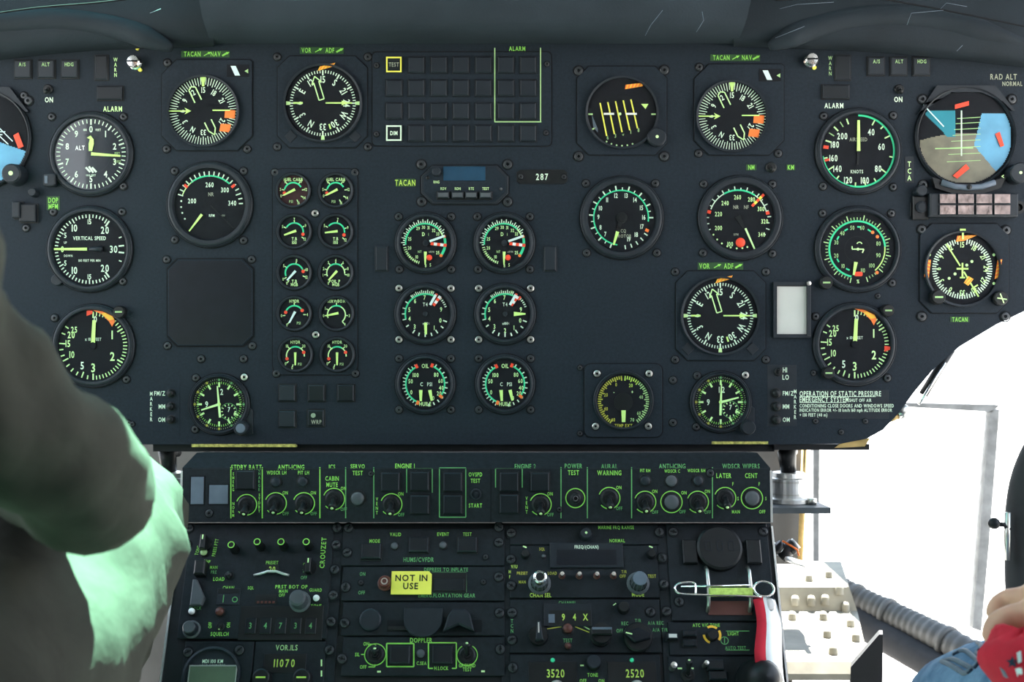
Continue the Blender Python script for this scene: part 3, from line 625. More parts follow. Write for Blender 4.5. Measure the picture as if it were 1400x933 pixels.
for i, (cx, cy, lab, rows, sub, ar, reds, nums, na) in enumerate(SG):
    G = Gauge(lab, cx, cy, 24, 21.5, (), 'gauge', name='small_gauge', base=1.6, hgt=6.5, group='small engine gauges', dm='dial_red_sheen' if i == 0 else 'dial'); w = G.f+0.2
    R0 = 12.2; oy = -1.5 if i in (0, 1, 6, 7, 8, 9) else -0.5
    pale = i in (5, 7, 8, 9)
    if pale: G.tk.arc(0, oy, -112, 95 if i != 7 else 140, R0-0.8, R0+0.8, w, 'lume')
    G.tk.arc(0, oy, ar[0], ar[1], R0-1, R0+1, w+0.03, 'arc')
    for a, t in nums: G.tk.tick(0, oy, a, R0, R0+3.6, 1.3, w, 'lume'); G.nm.text(t, 17.6*math.sin(R(a)), oy+17.2*math.cos(R(a)), 4, w, 'lume', wf=0.7)
    for a in reds: G.tk.disc(R0*math.sin(R(a)), oy+R0*math.cos(R(a)), 2.4, w+0.08, 'red', 10)
    for t, ty in rows: G.txt(t, 0, ty, 4.2, 'lume', wf=0.75)
    if sub: G.txt(sub, 6 if i in (6, 8, 9) else -3, -15 if i < 2 else -13, 3.6, 'lumedim')
    G.ndl(na, -3, 14.5, 3.4, 2, 'needle' if i not in (4, 6) else 'bluewhite'); G.done()
# engine gauges, three pairs
def eng1(cx, side):
    G = Gauge('engine gauge with red-banded pointer and red spot, %s' % side, cx, 332.5, 42, 35, [(-37, 36), (35, 36), (-36, -36), (35, -36)], 'engine gauge', group='twin engine gauges'); w = G.f+0.2
    G.tk.arc(-1, 0, -95, 45, 25.4, 27.4, w, 'arc'); G.tk.arc(-1, 0, 45, 70, 25.4, 27, w, 'lume'); G.tk.arc(-1, 0, 75, 130, 26, 29.5, w, 'arc')
    for i, a in enumerate(range(-95, 62, 6)): G.tk.tick(-1, 0, a, 27, 32.5 if i % 2 else 30, 1.3, w, 'ink')
    for i, a in enumerate(range(-103, -165, -6)): G.tk.tick(-1, 0, a, 26, 30, 1.1, w, 'lume')
    G.tk.arc(-1, 0, -118, -160, 27.5, 28.5, w, 'lume')
    for a in (72, 96, 128): G.tk.disc(-1+28*math.sin(R(a)), 28*math.cos(R(a)), 2.2, w+0.1, 'orange', 8)
    for t, a, r in (('29', -25, 22), ('30', -5, 21.5), ('31', 13, 21.5), ('32', 35, 21), ('33', 55, 21.5), ('25', -75, 21.5), ('20', -108, 22), ('10', -150, 22), ('25', 127, 22), ('5', 166, 31), ('8', 178, 31)): G.txt(t, -1+r*math.sin(R(a)), r*math.cos(R(a)), 4.4, 'lume', wf=0.7)
    G.txt('D', -3, 12, 5, 'lume'); G.txt('i', 4, 12, 4, 'lumedim'); G.txt('NT', -8, -12, 3.4, 'lumedim'); G.txt('xRPM', 8, -12, 2.6, 'dim')
    b = MB(); b.lathe([(4, G.f), (4, G.f+1), (2.6, G.f+1.8), (0, G.f+2)], 5, -20, 14, 'red', True); G.part(b, 'red_lamp')
    b = MB(); 
    for j in range(5): b.needle(0, 0, 97, 7+j*4.4, 11.4+j*4.4, 4, 4, G.f+1.0, 'red' if j % 2 == 0 else 'white', 0.4)
    G.part(b, 'limit_pointer'); G.ndl(70, 6, 28, 3, 3, 'bluewhite', lift=1.8, name='index_pointer'); G.ndl(181, 12, 30, 4, 1.6, name='needle'); G.hub(4); G.done()
eng1(582, 'below the TACAN tag'); eng1(689.5, 'below the number 287 plate')
def eng2(cx, lab, na, pw, title):
    G = Gauge(lab, cx, 429.5, 42, 35, [(-36, 35), (35, 35), (-36, -35), (35, -35)], 'engine gauge', kind='c', group='twin engine gauges'); w = G.f+0.2
    G.tk.arc(0, 0, -105, 25, 26.2, 28.4, w, 'arc')
    for i, a in enumerate((-105, -90, -75, -58, -38)): G.tk.tick(0, 0, a, 27, 32, 1.6, w, 'ink')
    for a in range(-34, 24, 5): G.tk.tick(0, 0, a, 28, 31.5 if a % 3 else 33, 1.1, w, 'ink')
    for a in range(46, 72, 6): G.tk.tick(0, 0, a, 28, 31, 1.5, w, 'ink')
    for i, a in enumerate((110, 128, 147, 163, 180, 197, 213, 236)): G.tk.tick(0, 0, a, 27 if i % 2 else 26, 31.5, 1.7, w, 'ink')
    for t, a in (('4', -107, ), ('5', -75), ('6', -38), ('7', -2), ('9', 74), ('0', 113), ('1', 147), ('2', 180), ('3', 220)): G.txt(t, 22.5*math.sin(R(a)), 22.5*math.cos(R(a)), 6, 'lume')
    for a in (30, 42): G.tk.tick(0, 0, a, 26, 32, 3.4, w+0.1, 'red')
    G.txt('10', 9, 30, 3.6, 'lume'); G.txt(title, 0, 13, 5, 'ink'); G.txt('x100', 0, -13, 3.4, 'ink'); G.txt('%', 5, -13, 2.6, 'dim')
    b = MB()
    for j in range(4): b.needle(3 if pw else 0, 0, 36, 14+j*4, 18+j*4, 4, 4, G.f+1.0, 'red' if j % 2 == 0 else 'white', 0.4)
    G.part(b, 'limit_pointer'); G.ndl(29, 14, 30, 3.4, 3.4, 'bluewhite', lift=1.8, name='index_pointer'); G.ndl(na, 12, 28, 4.2 if pw else 6, 3 if pw else 2, name='needle'); G.hub(3.4); G.done()
eng2(581.5, 'engine gauge, scale 0 to 9, with its green needle pointing straight down', 178, True, 'T4'); eng2(690.5, 'engine gauge marked T4, scale 0 to 9, with its green needle pointing right', 90, False, 'T4')
def eng3(cx, lab, na):
    G = Gauge(lab, cx, 525.5, 41, 35, [(-36, 35), (35, 35), (-36, -35), (35, -35)], 'oil gauge', group='twin engine gauges'); w = G.f+0.2
    G.tk.arc(0, 0, -155, -25, 25.4, 27.6, w, 'arc'); G.tk.arc(0, 0, 25, 125, 25.4, 27.6, w, 'arc')
    for i, a in enumerate(range(-155, -20, 9)): G.tk.tick(0, 0, a, 27, 30.5 if i % 3 else 32, 1.3, w, 'ink')
    for i, a in enumerate(range(30, 175, 14)): G.tk.tick(0, 0, a, 27, 31, 1.6, w, 'ink')
    for a, m in ((-26, 'red'), (20, 'red'), (128, 'orange'), (-158, 'orange')): G.tk.tick(0, 0, a, 24.5, 30, 4, w+0.1, m)
    G.txt('OIL', 0, 25, 5.6, 'lume'); G.txt('HUILE', 0, -27, 5.4, 'lume'); G.txt('C', -5, 0, 5, 'ink'); G.txt('PSI', 6, 0, 5, 'ink', wf=0.7)
    for t, x_, y_ in (('100', -13, 12.5), ('50', -20, 4), ('0', -19, -11), ('80', 15, 13), ('60', 21, 4.5), ('40', 22, -5), ('20', 19, -12.5), ('0', 11, -19)): G.txt(t, x_, y_, 5.6, 'lume', wf=0.72)
    G.ndl(180-(na*4), 8, 23, 4.8, 3, cx=-6, name='temperature_needle'); G.ndl(170-na*3, 8, 23, 4.8, 3, cx=5, name='pressure_needle'); G.done()
eng3(581.5, 'oil temperature and pressure gauge below the dial with the downward needle', 0); eng3(690.5, 'oil temperature and pressure gauge below the dial with the rightward needle', 1)
# annunciator panel
T = Thing('annunciator_panel', 'caption panel with four rows of blank dark tiles and green ALARM frame', 'annunciator panel', 631, 136)
b = MB(); b.prism(rrect(-123, 124, -65, 66, 7), 0, 0.5, 'groove'); b.prism(rrect(-121.5, 122.5, -63.5, 64.5, 6), 0.3, 1.8, 'panel', 0.5); T.part(b, 'plate'); T.w = 1.8
for c, px in enumerate((539, 569.5, 600, 630.4, 661, 691.6, 722)):
    for r_, py in enumerate((89.5, 121, 152.5, 183)):
        if c == 0 and r_ in (0, 3):
            o = button(T, px, py, 20, 20, 'tile_dark', 3.4, 'push_button', 'bezel'); p = MB(); x, y = T.L(px, py); p.frame(x-10.5, x+10.5, y-10.5, y+10.5, 1.9, 5.2, 5.6, 'yellow' if r_ == 0 else 'ink'); p.text('TEST' if r_ == 0 else 'DIM', x, y, 5.6, 5.5, 'dim' if r_ == 0 else 'ink', wf=0.7); p.build('lettering', o)
        else: button(T, px, py, 21.5, 21.5, 'tile', 3.4, 'caption_tile', 'tile_dark')
T.line(676.5, 66, 676.5, 167, 'lumedim', 1.5); T.line(739, 66, 739, 167, 'lumedim', 1.5); T.line(676, 167, 740, 167, 'lumedim', 1.5); T.text('ALARM', 707, 67, 6, 'cg', w=2.2)
for q in ((515, 90), (515, 184), (748, 88), (746.5, 182)): screw(T, *q, 's', 1.8)
T.done()
# transponder head
T = Thing('digital_selector', 'octagonal selector unit with dark blue display and four grey keys', 'control unit', 635.5, 253)
b = MB(); b.prism(octo(-61, 61, -28, 28, 16), 0, 0.6, 'groove'); b.prism(octo(-59.5, 59.5, -26.5, 26.5, 15), 0.4, 3, 'bezel', 1); b.prism(octo(-56, 56, -23.5, 23.5, 14), 2.8, 3.6, 'panel', 0.4); T.part(b, 'housing'); T.w = 3.6
b = MB(); x, y = T.L(635, 238); b.cbox(x, y, 58, 20, 3.6, 4.2, 'black', 0.3, 'lcd'); T.part(b, 'display')
for px, t in ((606.5, 'RDV'), (626, 'RDN'), (644.5, 'RTE'), (664, 'TEST')): button(T, px, 268, 16, 8.5, 'grey', 8, 'key', 'black'); T.text(t, px, 258.5, 3.6, 'lume')
T.text('RNG', 597, 249.5, 3.6, 'lume'); knob(T, 597, 236, 6, 6, 'bezel'); lamp(T, 585, 243.5, 2, 'black', 3); lamp(T, 685, 259, 2, 'grey', 3)
for q in ((576, 225), (694, 225), (576.5, 276), (694, 276)): screw(T, *q, 'b', 0)
T.done()
# attitude indicator, centre
G = Gauge('standby attitude dial with sloping yellow pitch lines and striped flag', 850, 155, 50, 48, [(-59, 58), (58, 59), (-59, -59), (58, -59)], 'attitude indicator', flange=octo(-61, 61, -57, 64, 16), name='attitude_indicator', hgt=8, kind='b'); w = G.f+0.2
b = MB(); prof = [(34*math.cos(R(t)), G.f+3*math.sin(R(t))-1.6) for t in (30, 45, 60, 75, 90)]; b.lathe(prof, -4, -3, 28, 'dial', True); G.part(b, 'attitude_ball')
for i in range(5): x0 = -30+i*10.5; y0 = 13+i*1.2; G.nm.line((x0, y0), (x0+9, y0-45+i*1.4), 1.9, G.f+1.6, 'yellow'); G.txt(str((6, 3, 0, 1, 8)[i]), x0+10.5, y0-47+i*1.4, 5, 'lumedim')
b = MB(); b.box(-33+8, -33+22, -3.2, -0.6, G.f+1.9, G.f+2.3, 'white'); b.box(5, 20, -3.2, -0.6, G.f+1.9, G.f+2.3, 'white'); b.disc(-3, -2, 2, G.f+1.95, 'lume', 10); G.part(b, 'aircraft_symbol')
for a in (-90, 90, -117): G.tk.tick(0, -2, a, 40, 46, 2, w, 'lume')
for a in range(-150, -209, -10): G.tk.disc(42*math.sin(R(a)), -3+42*math.cos(R(a)), 1.2, w, 'lume', 8)
G.nm.flat([(26, 12), (36, 12), (32, 5)][::-1], w+0.1, 'needle'); G.flag([(4, 32), (28, 36), (30, 41), (5, 38)], 'orange', 5, 'amber', 1)
G.nm.flat([(-41, -3), (-33, -22), (-33, -27), (-39, -20)][::-1], w, 'grey_tile')
G.corner_knob(47, -34, 13, 12, 'bezel'); b = MB(); b.disc(47, -34, 2.2, 12.3, 'lume', 8); G.part(b, 'knob_dot'); G.done()
# Cq rotor gauge
G = Gauge('rotor torque dial numbered 7 to 18 with a teal arc, needle pointing down', 850, 298, 57, 47, [(-49, 47), (46, 47), (-48, -48), (48, -48)], 'torque gauge'); w = G.f+0.2
G.tk.arc(-1, 0, -172, 98, 36.5, 38.3, w, 'arc')
for n in range(6, 17):
    a = -160+(n-6)*(250/10.0); G.tk.tick(-1, 0, a, 38, 44, 1.9, w, 'ink')
    if n < 16: G.tk.tick(-1, 0, a+12.5, 38, 41.5, 1.3, w, 'ink')
for a in (172, 160, 148, 136, 124): G.tk.tick(-1, 0, a, 38, 43.5, 1.6, w, 'ink')
for n, a in ((7, -136), (8, -115), (9, -88), (10, -65), (11, -38), (12, -13), (13, 13), (14, 38), (15, 64), (16, 89), (17, 113), (18, 138), (19, 160)): G.txt(str(n), -1+31*math.sin(R(a)), 31*math.cos(R(a)), 6.2, 'ink', wf=0.68)
G.tk.tick(-1, 0, 116, 37, 42, 4, w+0.1, 'orange'); G.txt('CQ', 2, -18, 4.4, 'dim'); G.txt('ROTOR', 4, -25, 4.4, 'dim'); G.ndl(197, 20, 39, 4.6, 2.4); G.hub(7.5, 'black'); b = MB(); b.needle(0, 0, 197, 0, 20, 6, 5, G.f+1, 'black', 0.6); G.part(b, 'needle_root'); G.done()
# NR NF
G = Gauge('NR and NF rpm dial with large red lamp spot and thin needle', 1012, 298, 58, 47, [(-50, 46), (44, 46), (-51, -48), (44, -49)], 'tachometer'); w = G.f+0.2
G.tk.arc(-3, -2, -70, -30, 39, 40.4, w, 'ink'); G.tk.arc(-3, -2, -30, 35, 38.6, 40.8, w, 'arc'); G.tk.arc(-3, -2, 35, 76, 39, 40.4, w, 'ink')
for i in range(21): a = -110+i*11.5; G.tk.tick(-3, -2, a, 40, 45 if i % 2 else 43, 1.4, w, 'ink')
for a in (-122, -134, -146, -158, 195, 183, 172, 162): G.tk.disc(-3+40*math.sin(R(a)), -2+40*math.cos(R(a)), 1.3, w, 'lume', 8)
for t, x_, y_ in (('200', -30, -14), ('220', -30, 5), ('240', -21, 20), ('260', -4, 28), ('280', 15, 25), ('300', 28, 12), ('320', 33, -5), ('340', 29, -23), ('100', -14, -36)): G.txt(t, x_, y_, 6, 'lume', wf=0.66)
G.txt('NR', -6, 14.5, 5, 'dim'); G.txt('NF', 8, 14.5, 5, 'dim'); G.txt('RPM', -6, -23, 3, 'dim')
for a in (-76, 78): G.tk.tick(-3, -2, a, 38.5, 43.5, 4.4, w+0.1, 'red')
b = MB(); b.lathe([(6.6, G.f), (6.4, G.f+1.2), (4, G.f+2), (0, G.f+2.2)], 0, -34, 18, 'red', True); G.part(b, 'red_lamp')
b = MB()
for j in range(5): b.needle(0, 0, 45, 22+j*4.6, 26.6+j*4.6, 3.6, 3.6, G.f+1, 'red' if j % 2 == 0 else 'yellow', 0.4)
G.part(b, 'limit_pointer'); G.ndl(156, 16, 52, 2.6, 2, 'lume'); b = MB(); b.needle(-4, 2, 152, 0, 18, 8, 2.5, G.f+0.9, 'black', 0.5); G.part(b, 'needle_root'); G.done()
# outside temperature
G = Gauge('square-flanged outside temperature dial with dim yellow and green scale', 852, 548, 41, 37, (), 'temperature gauge', flange=rrect(-53, 53, -50, 50, 9), hgt=7); w = G.f+0.2
for i in range(28): G.tk.tick(0, -1, -148+i*5.3, 30.5 if i % 3 else 28.5, 35, 1.7, w, 'yellowdim')
for i in range(27): G.tk.tick(0, -1, 4+i*5.4, 30.5 if i % 3 else 28.5, 35, 1.6, w, 'lumedim' if i > 6 else 'cy')
for t, x_, y_, m in (('0', -10, 22, 'yellowdim'), ('20', 10, 21, 'cy'), ('20', -24, 8, 'yellowdim'), ('40', 24, 5, 'lumedim'), ('40', -24, -11, 'yellowdim'), ('60', 21, -17, 'lumedim'), ('60', -14, -26, 'yellowdim'), ('70', 12, -26, 'lumedim'), ('-', -13, 12, 'lume'), ('+', 12, 12, 'lume'), ('TEMP EXT', 0, -34, 'yellowdim')): G.txt(t, x_, y_, 4.6, m, wf=0.7)
b = MB(); b.prism([(-3, -13), (-2.4, -29), (2.4, -29), (3, -13)], G.f+1, G.f+1.6, 'needle', bottom=True); G.part(b, 'needle'); b = MB(); b.lathe([(13, G.f), (13, G.f+0.6), (0, G.f+0.8)], 0, -2, 22, 'black'); G.part(b, 'hub')
for q in ((816, 511), (887, 511), (814, 583), (886, 583)): screw(G, *q, 'c', 2.4)
for q in ((793, 503), (793, 593)): screw(G, *q, 's', 0)
G.done()
# card holder
T = Thing('card_holder', 'blank pale paper card in a black frame', 'card holder', 1082, 424)
b = MB(); b.cbox(0, 0, 51, 76, 0, 1.5, 'black', 0.4); T.part(b, 'backing')
b = MB(); b.frame(-25.5, 25.5, -38, 38, 4.5, 1, 5, 'bezel'); b.box(20, 25, -36, 39, 4, 7, 'bezel', 1); T.part(b, 'frame'); b = MB(); b.box(-20, 20, -33, 32, 1.5, 2, 'paper'); T.part(b, 'card')
b = MB(); b.lathe([(3, 4), (3, 9), (0, 9.5)], 22, 36, 10, 'steel'); T.part(b, 'pin'); T.done()
# airspeed
G = Gauge('airspeed dial numbered 40 to 200 with a green outer arc', 1173, 207, 59, 51, [(-47, 48), (48, 49), (-48, -48), (48, -49)], 'airspeed indicator', name='airspeed_indicator'); w = G.f+0.2
G.tk.arc(0, 0, 0, 193, 47.5, 50, w, 'arc'); G.tk.arc(0, 0, 193, 262, 47.8, 49.2, w, 'arc')
for i, a in enumerate((28, 45, 64, 100, 128, 150, 168, 185, 200, 218, 238, 258)): G.tk.tick(0, 0, a, 40 if i % 2 == 0 else 43, 48, 1.8, w, 'lume')
for i, a in enumerate((288, 302, 315, 328, 340)): G.tk.tick(0, 0, a, 39, 47, 2 if i % 2 == 0 else 1.4, w, 'lume' if i % 2 == 0 else 'lumedim')
for t, x_, y_ in (('40', 17.5, 26), ('60', 31.5, 6), ('80', 27, -24), ('100', 9, -40), ('120', -14, -39.5), ('140', -28.5, -24), ('160', -34, -9.5), ('180', -32, 9), ('200', -22, 20.5)): G.txt(t, x_, y_, 8.6, 'ink', wf=0.66)
G.txt('AIRSPEED', 0, 16, 5, 'dim', wf=0.7); G.txt('KNOTS', -2, -28, 4.6, 'ink', wf=0.7)
for a in (277, 254): G.tk.tick(0, 0, a, 41, 48, 4.4 if a > 260 else 3, w+0.1, 'red')
G.ndl(0, 0, 42, 4.6, 3.4); b = MB(); b.needle(0, 0, 183, 0, 18, 4, 2, G.f+1, 'black', 0.4); G.part(b, 'needle_tail'); G.done()
# Ng percent gauge
G = Gauge('percent rpm dial with a full green ring and red stub at the bottom', 1172.5, 341, 59, 52, [(-48, 49), (46, 49), (47, -46)], 'tachometer'); w = G.f+0.2
G.tk.arc(-1, 0, -168, 85, 37, 39.5, w, 'arc'); G.tk.arc(-1, 0, 85, 140, 37, 38.6, w, 'needle')
for i in range(56): a = -168+i*6; G.tk.tick(-1, 0, a, 40, 47 if i % 5 == 0 else 43.5, 1.2, w, 'lumedim' if i % 5 else 'lume')
for t, a in (('10', -140), ('20', -107), ('30', -72), ('40', -43), ('50', -13), ('60', 13), ('80', 75), ('90', 106), ('100', 138), ('110', 165)): G.txt(t, -1+30*math.sin(R(a)), 30*math.cos(R(a)), 5.6, 'lumedim', wf=0.68)
for a0 in (-160, -125, -65, -35, 0, 28): G.tk.arc(-1, 0, a0, a0+10, 29.5, 31.5, w, 'arc')
for x_, y_ in ((20, 23), (26.5, 17), (26, -32)): G.tk.disc(x_, y_, 2.4, w+0.1, 'orange', 8)
G.txt('%', 0, -44, 5, 'lume'); b = MB(); b.prism(rrect(-5, 6, -37, -31, 2), G.f, G.f+1.6, 'red', 0.3); G.part(b, 'red_stub')
G.ndl(190, 18, 36, 5, 2.6, 'needle'); G.nm.line((-8, 0), (8, 0), 1.6, w, 'lume'); G.nm.line((-8, 0), (-8, 4), 1.6, w, 'lume'); G.nm.line((8, 0), (6, -5), 1.6, w, 'lume'); G.nm.disc(0, 0, 2, w+0.05, 'lume', 10); G.nm.arc(-1, 0, 0, 360, 17, 17.6, w, 'black'); G.nm.arc(2, 6, -70, 70, 3, 4.2, w, 'lume')
G.corner_knob(-45, -46, 9, 10, 'black', mark='lumedim'); G.done()
# attitude directors
def adi(cx, cy, label, right):
    T = Gauge(label, cx, cy, 69, 66, [(-58, 52), (64, 52), (-57, -65)], 'attitude indicator', name='attitude_director', hgt=9, kind='b'); w = T.f
    b = MB(); b.prism([(-66, 30), (-52, 52), (-20, 61), (20, 61), (50, 48), (62, 36), (66, 36), (40, 70), (-40, 70)][::-1], w+0.2, w+4, 'bezel'); T.part(b, 'mask')
    b = MB()
    def ball(px, py): return (px, py, w+0.3+2.0*max(0, 1-(px*px+py*py)/(64*64)))
    n = 96
    for i in range(n):
        for j in range(n):
            x0 = -62+124*i/n; x1 = -62+124*(i+1)/n; y0 = -62+124*j/n; y1 = -62+124*(j+1)/n; xm = (x0+x1)/2; ym = (y0+y1)/2
            if xm*xm+ym*ym > 63*63: continue
            m = 'dial'
            if right:  # right ball: blue and brown glass reflections painted on as its colours
                if ym < 32 and (xm-14+0.25*(ym-0)*-1) > 0 and ym > -1.15*(xm-8)-8: m = 'ballblue_reflection'
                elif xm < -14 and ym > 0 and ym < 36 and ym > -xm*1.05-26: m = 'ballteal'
                elif ym < 6+xm*0.1-((xm+20)/40)**2*4: m = 'ballbrown_reflection'
            else:
                if ym < -0.35*xm+4: m = 'ballblue_reflection'
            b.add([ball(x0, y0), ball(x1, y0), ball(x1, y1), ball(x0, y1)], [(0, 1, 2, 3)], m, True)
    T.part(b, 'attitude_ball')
    z = w+2.45
    if right:
        for i, yy in enumerate((-34, -24, -15, -6, 2, 10, 18, 25)): T.nm.line((-26+i*2, yy), (20, yy+2), 0.9, z-0.08, 'lumedim')
        T.nm.line((-42, -16), (10, -15), 1.6, z, 'lumedim'); T.nm.line((-6, -26), (-6, 36), 1.8, z, 'ink'); T.nm.line((-58, 44), (-30, 14), 1.6, z, 'bluewhite')
        flags = [[(-15, 38), (4, 43), (4, 49), (-15, 44)], [(40, 4), (47, -14), (52, -12), (46, 7)], [(-18, -53), (-12, -57), (5, -43), (0, -37)]]
    else:
        for q in ((8, 32, 44, -4), (6, 22, 38, -8), (-10, 5, 30, 5), (-10, 9, 34, 9)): T.nm.line((q[0], q[1]), (q[2], q[3]), 1.3, z, 'bluewhite')
        flags = [[(45, 4), (52, -14), (59, -11), (52, 8)]]
    for f in flags:
        b = MB(); b.prism(f, z+0.1, z+0.5, 'red', 0.1, None, True); T.part(b, 'warning_flag')
    if right:
        b = MB(); b.prism([(-47, -57), (-43, -70), (-20, -77), (20, -77), (44, -70), (50, -57), (20, -66), (-20, -66)][::-1], 0, 11, 'black', 1); T.part(b, 'slip_housing')
        b = MB(); b.tube([(-36, -63, 12), (-18, -69, 12), (0, -70.5, 12), (18, -69, 12), (36, -63, 12)], 4, 10, 'grey_tile'); T.part(b, 'slip_tube'); b = MB(); b.lathe([(3.4, 14), (3.4, 17), (0, 18)], 0, -70, 12, 'black'); T.part(b, 'slip_ball')
        b = MB(); b.lathe([(14, 0), (14, 18), (12.5, 20), (0, 20)], 68, -51, 22, 'bezel'); b.disc(68, -51, 2.2, 20.2, 'lume', 8); T.part(b, 'adjusting_knob'); T.nm.text('<', 47, -55, 6, 12, 'lume')
    T.done()
adi(1319, 188, 'attitude dial with blue and brown reflections painted on its ball and three red flags', True)
adi(-25, 190, 'attitude dial with one red flag, cut off behind the dark sleeve', False)
# caution light box
T = Thing('caution_light_box', 'raised box of eight shiny caption lights below the blue attitude dial', 'caution lights', 1326, 282)
b = MB(); b.box(-60, 60, -16, 16, 0, 16, 'bezel', 2); T.part(b, 'housing'); b = MB(); b.box(-80, -58, -19, 13, 0, 7, 'black', 1.5); b.lathe([(8, 7), (8, 9), (5, 10), (0, 10)], -69, -2, 16, 'bezel'); T.part(b, 'end_mount'); b = MB(); b.lathe([(9, 0), (9, 12), (5, 12), (5, 8), (0, 8)], 62, -3, 16, 'black'); T.part(b, 'end_socket')
for i in range(4):
    for j in range(2): b = MB(); x = -37+i*24.6; y = 8-j*15; b.cbox(x, y, 22.6, 13.6, 16, 18.5, 'bezel', 0.8, 'caplight'); T.part(b, 'caption_light')
T.done()
# HSI
G = Gauge('horizontal situation dial with striped flags, above the lower TACAN tag', 1314, 368, 52, 50, [(-54, 54), (61, 53), (-54, -65), (60, -65)], 'situation indicator', flange=octo(-57, 64, -60, 62, 16), name='horizontal_situation_indicator', hgt=8, kind='b'); w = G.f+0.2
for i in range(72):
    if i in (71, 0, 1): continue
    G.tk.tick(0, 0, i*5, 35.5 if i % 2 else 33.5, 41, 1.6, w, 'ink')
G.num([((n-15)*10 % 360, str(n) if n < 36 else '0') for n in range(3, 37, 3)], 33, 7.5, 'lume', turn=True, wf=0.72)
G.nm.line((-22, 34), (-3, 4), 2, w+0.6, 'needle'); G.nm.line((2, -4), (22, -38), 2, w+0.6, 'needle'); G.nm.line((13, -27), (21, -22), 2, w+0.6, 'needle')
b = MB(); u = G.f+1.0; b.line((-8, 0), (8, 0), 2.4, u, 'needle'); b.line((0, 8), (0, -12), 2.4, u, 'needle'); b.line((-3.5, -12), (3.5, -12), 2, u, 'needle'); G.part(b, 'aircraft_symbol')
for x_, y_ in ((-18, -13), (-10, -7), (6, 5), (13, 10), (-45, 19), (43, 19), (-46, -20), (43, -20)): G.nm.disc(x_, y_, 2, w+0.3, 'lume', 10)
G.nm.line((0, 40), (0, 52), 2.6, u+1.4, 'needle'); G.nm.line((-4, 53), (4, 53), 3, u+1.4, 'needle')
G.flag([(-9, 37), (2, 38), (21, 46), (-7, 45)], 'orange', 5, 'amber', 1.2); G.flag([(-46, -13), (-43, 12), (-49, 13), (-52, -11)], 'orange', 5, 'amber', 1.2); G.flag([(44, -14), (48, 12), (54, 13), (50, -12)], 'orange', 5, 'amber', 1.2); G.flag([(2, -19), (8, -23), (15, -14), (8, -10)], 'amber', 2, 'orange', 1.2)
G.corner_knob(-36, -39, 10, 16, 'black', mark='lumedim'); G.corner_knob(51, -40, 10, 10, 'black'); G.nm.line((45, -40), (58, -42), 1.6, 11, 'lume'); G.nm.line((49, -34), (54, -47), 1.6, 11, 'lume'); G.done()

# ------------------------------------------------------------------ glareshield above the panel
def grid(name, rows, m, parent, smooth=True):
    b = MB(); n = len(rows[0]); vs_ = [tuple(p) for r in rows for p in r]
    b.add(vs_, [(i*n+j, i*n+j+1, (i+1)*n+j+1, (i+1)*n+j) for i in range(len(rows)-1) for j in range(n-1)], m, smooth)
    return b.build(name, parent, 1)
hood = bpy.data.objects.new('glareshield', None); COL.objects.link(hood); hood.location = (0, 0, 0)
tag(hood, 'dark blue-grey padded glareshield overhanging the top of the instrument panel', 'glareshield')
def cen(xl, xr, py, y, n=9): return [W(xl+(xr-xl)*i/(n-1), py, y) for i in range(n)]
rows = [cen(288, 1006, 60, -0.001), cen(287, 1009, 56, -0.016), cen(284, 1013, 47, -0.036), cen(280, 1018, 35, -0.050), cen(276, 1022, 22, -0.058), cen(266, 1036, -40, -0.060), cen(262, 1040, -70, -0.045), cen(262, 1040, -76, -0.001)]
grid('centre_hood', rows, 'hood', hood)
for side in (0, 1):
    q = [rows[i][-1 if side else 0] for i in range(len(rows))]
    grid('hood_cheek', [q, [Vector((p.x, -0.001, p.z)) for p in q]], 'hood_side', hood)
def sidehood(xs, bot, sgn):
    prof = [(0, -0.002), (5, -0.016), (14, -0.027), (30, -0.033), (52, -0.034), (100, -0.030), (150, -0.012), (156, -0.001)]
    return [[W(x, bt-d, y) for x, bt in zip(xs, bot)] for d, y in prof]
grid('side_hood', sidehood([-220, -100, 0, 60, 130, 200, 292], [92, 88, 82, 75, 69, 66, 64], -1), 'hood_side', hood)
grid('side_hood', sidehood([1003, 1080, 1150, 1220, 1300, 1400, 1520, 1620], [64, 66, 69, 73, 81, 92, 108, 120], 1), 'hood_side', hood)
def spl(pts, n=40):
    P_ = [Vector(p) for p in pts]; out = []
    for i in range(n+1):
        t = i/n*(len(P_)-1); k = min(int(t), len(P_)-2); f = t-k
        p0 = P_[max(k-1, 0)]; p1 = P_[k]; p2 = P_[k+1]; p3 = P_[min(k+2, len(P_)-1)]
        out.append(0.5*((2*p1)+(p2-p0)*f+(2*p0-5*p1+4*p2-p3)*f*f+(3*p1-p0-3*p2+p3)*f**3))
    return out
for pts in ([(-160, 40), (0, 32), (90, 28), (170, 40), (235, 66)], [(1052, 64), (1105, 40), (1180, 24), (1280, 28), (1420, 66)]):
    b = MB(); b.tube(spl([W(x, y, -0.027) for x, y in pts]), [0.004+0.008*min(1, i/6, (40-i)/6) for i in range(41)], 12, 'hood_side'); b.build('padded_roll', hood, 1)
for pts in ([(-80, 30), (40, 12), (130, 4), (180, -2)], [(1060, 0), (1180, -3), (1260, 8), (1420, 40)]):
    b = MB(); b.tube(spl([W(x, y, -0.046) for x, y in pts]), 0.0009, 6, 'groove'); b.build('seam', hood, 1)
b = MB()
for pts in ([(906, 14), (890, 34), (882, 49)], [(960, 16), (962, 28), (952, 44)], [(1066, 12), (1090, 6), (1140, 3)], [(1240, 34), (1246, 18), (1290, 14)], [(1286, 12), (1294, 4), (1322, 9)], [(1060, 52), (1100, 36)], [(1308, 70), (1316, 62)], [(205, 18), (220, 12)]):
    b.tube([W(x, y, -0.0625 if x < 1010 else -0.047) for x, y in pts], 0.00022, 4, 'grey_tile')
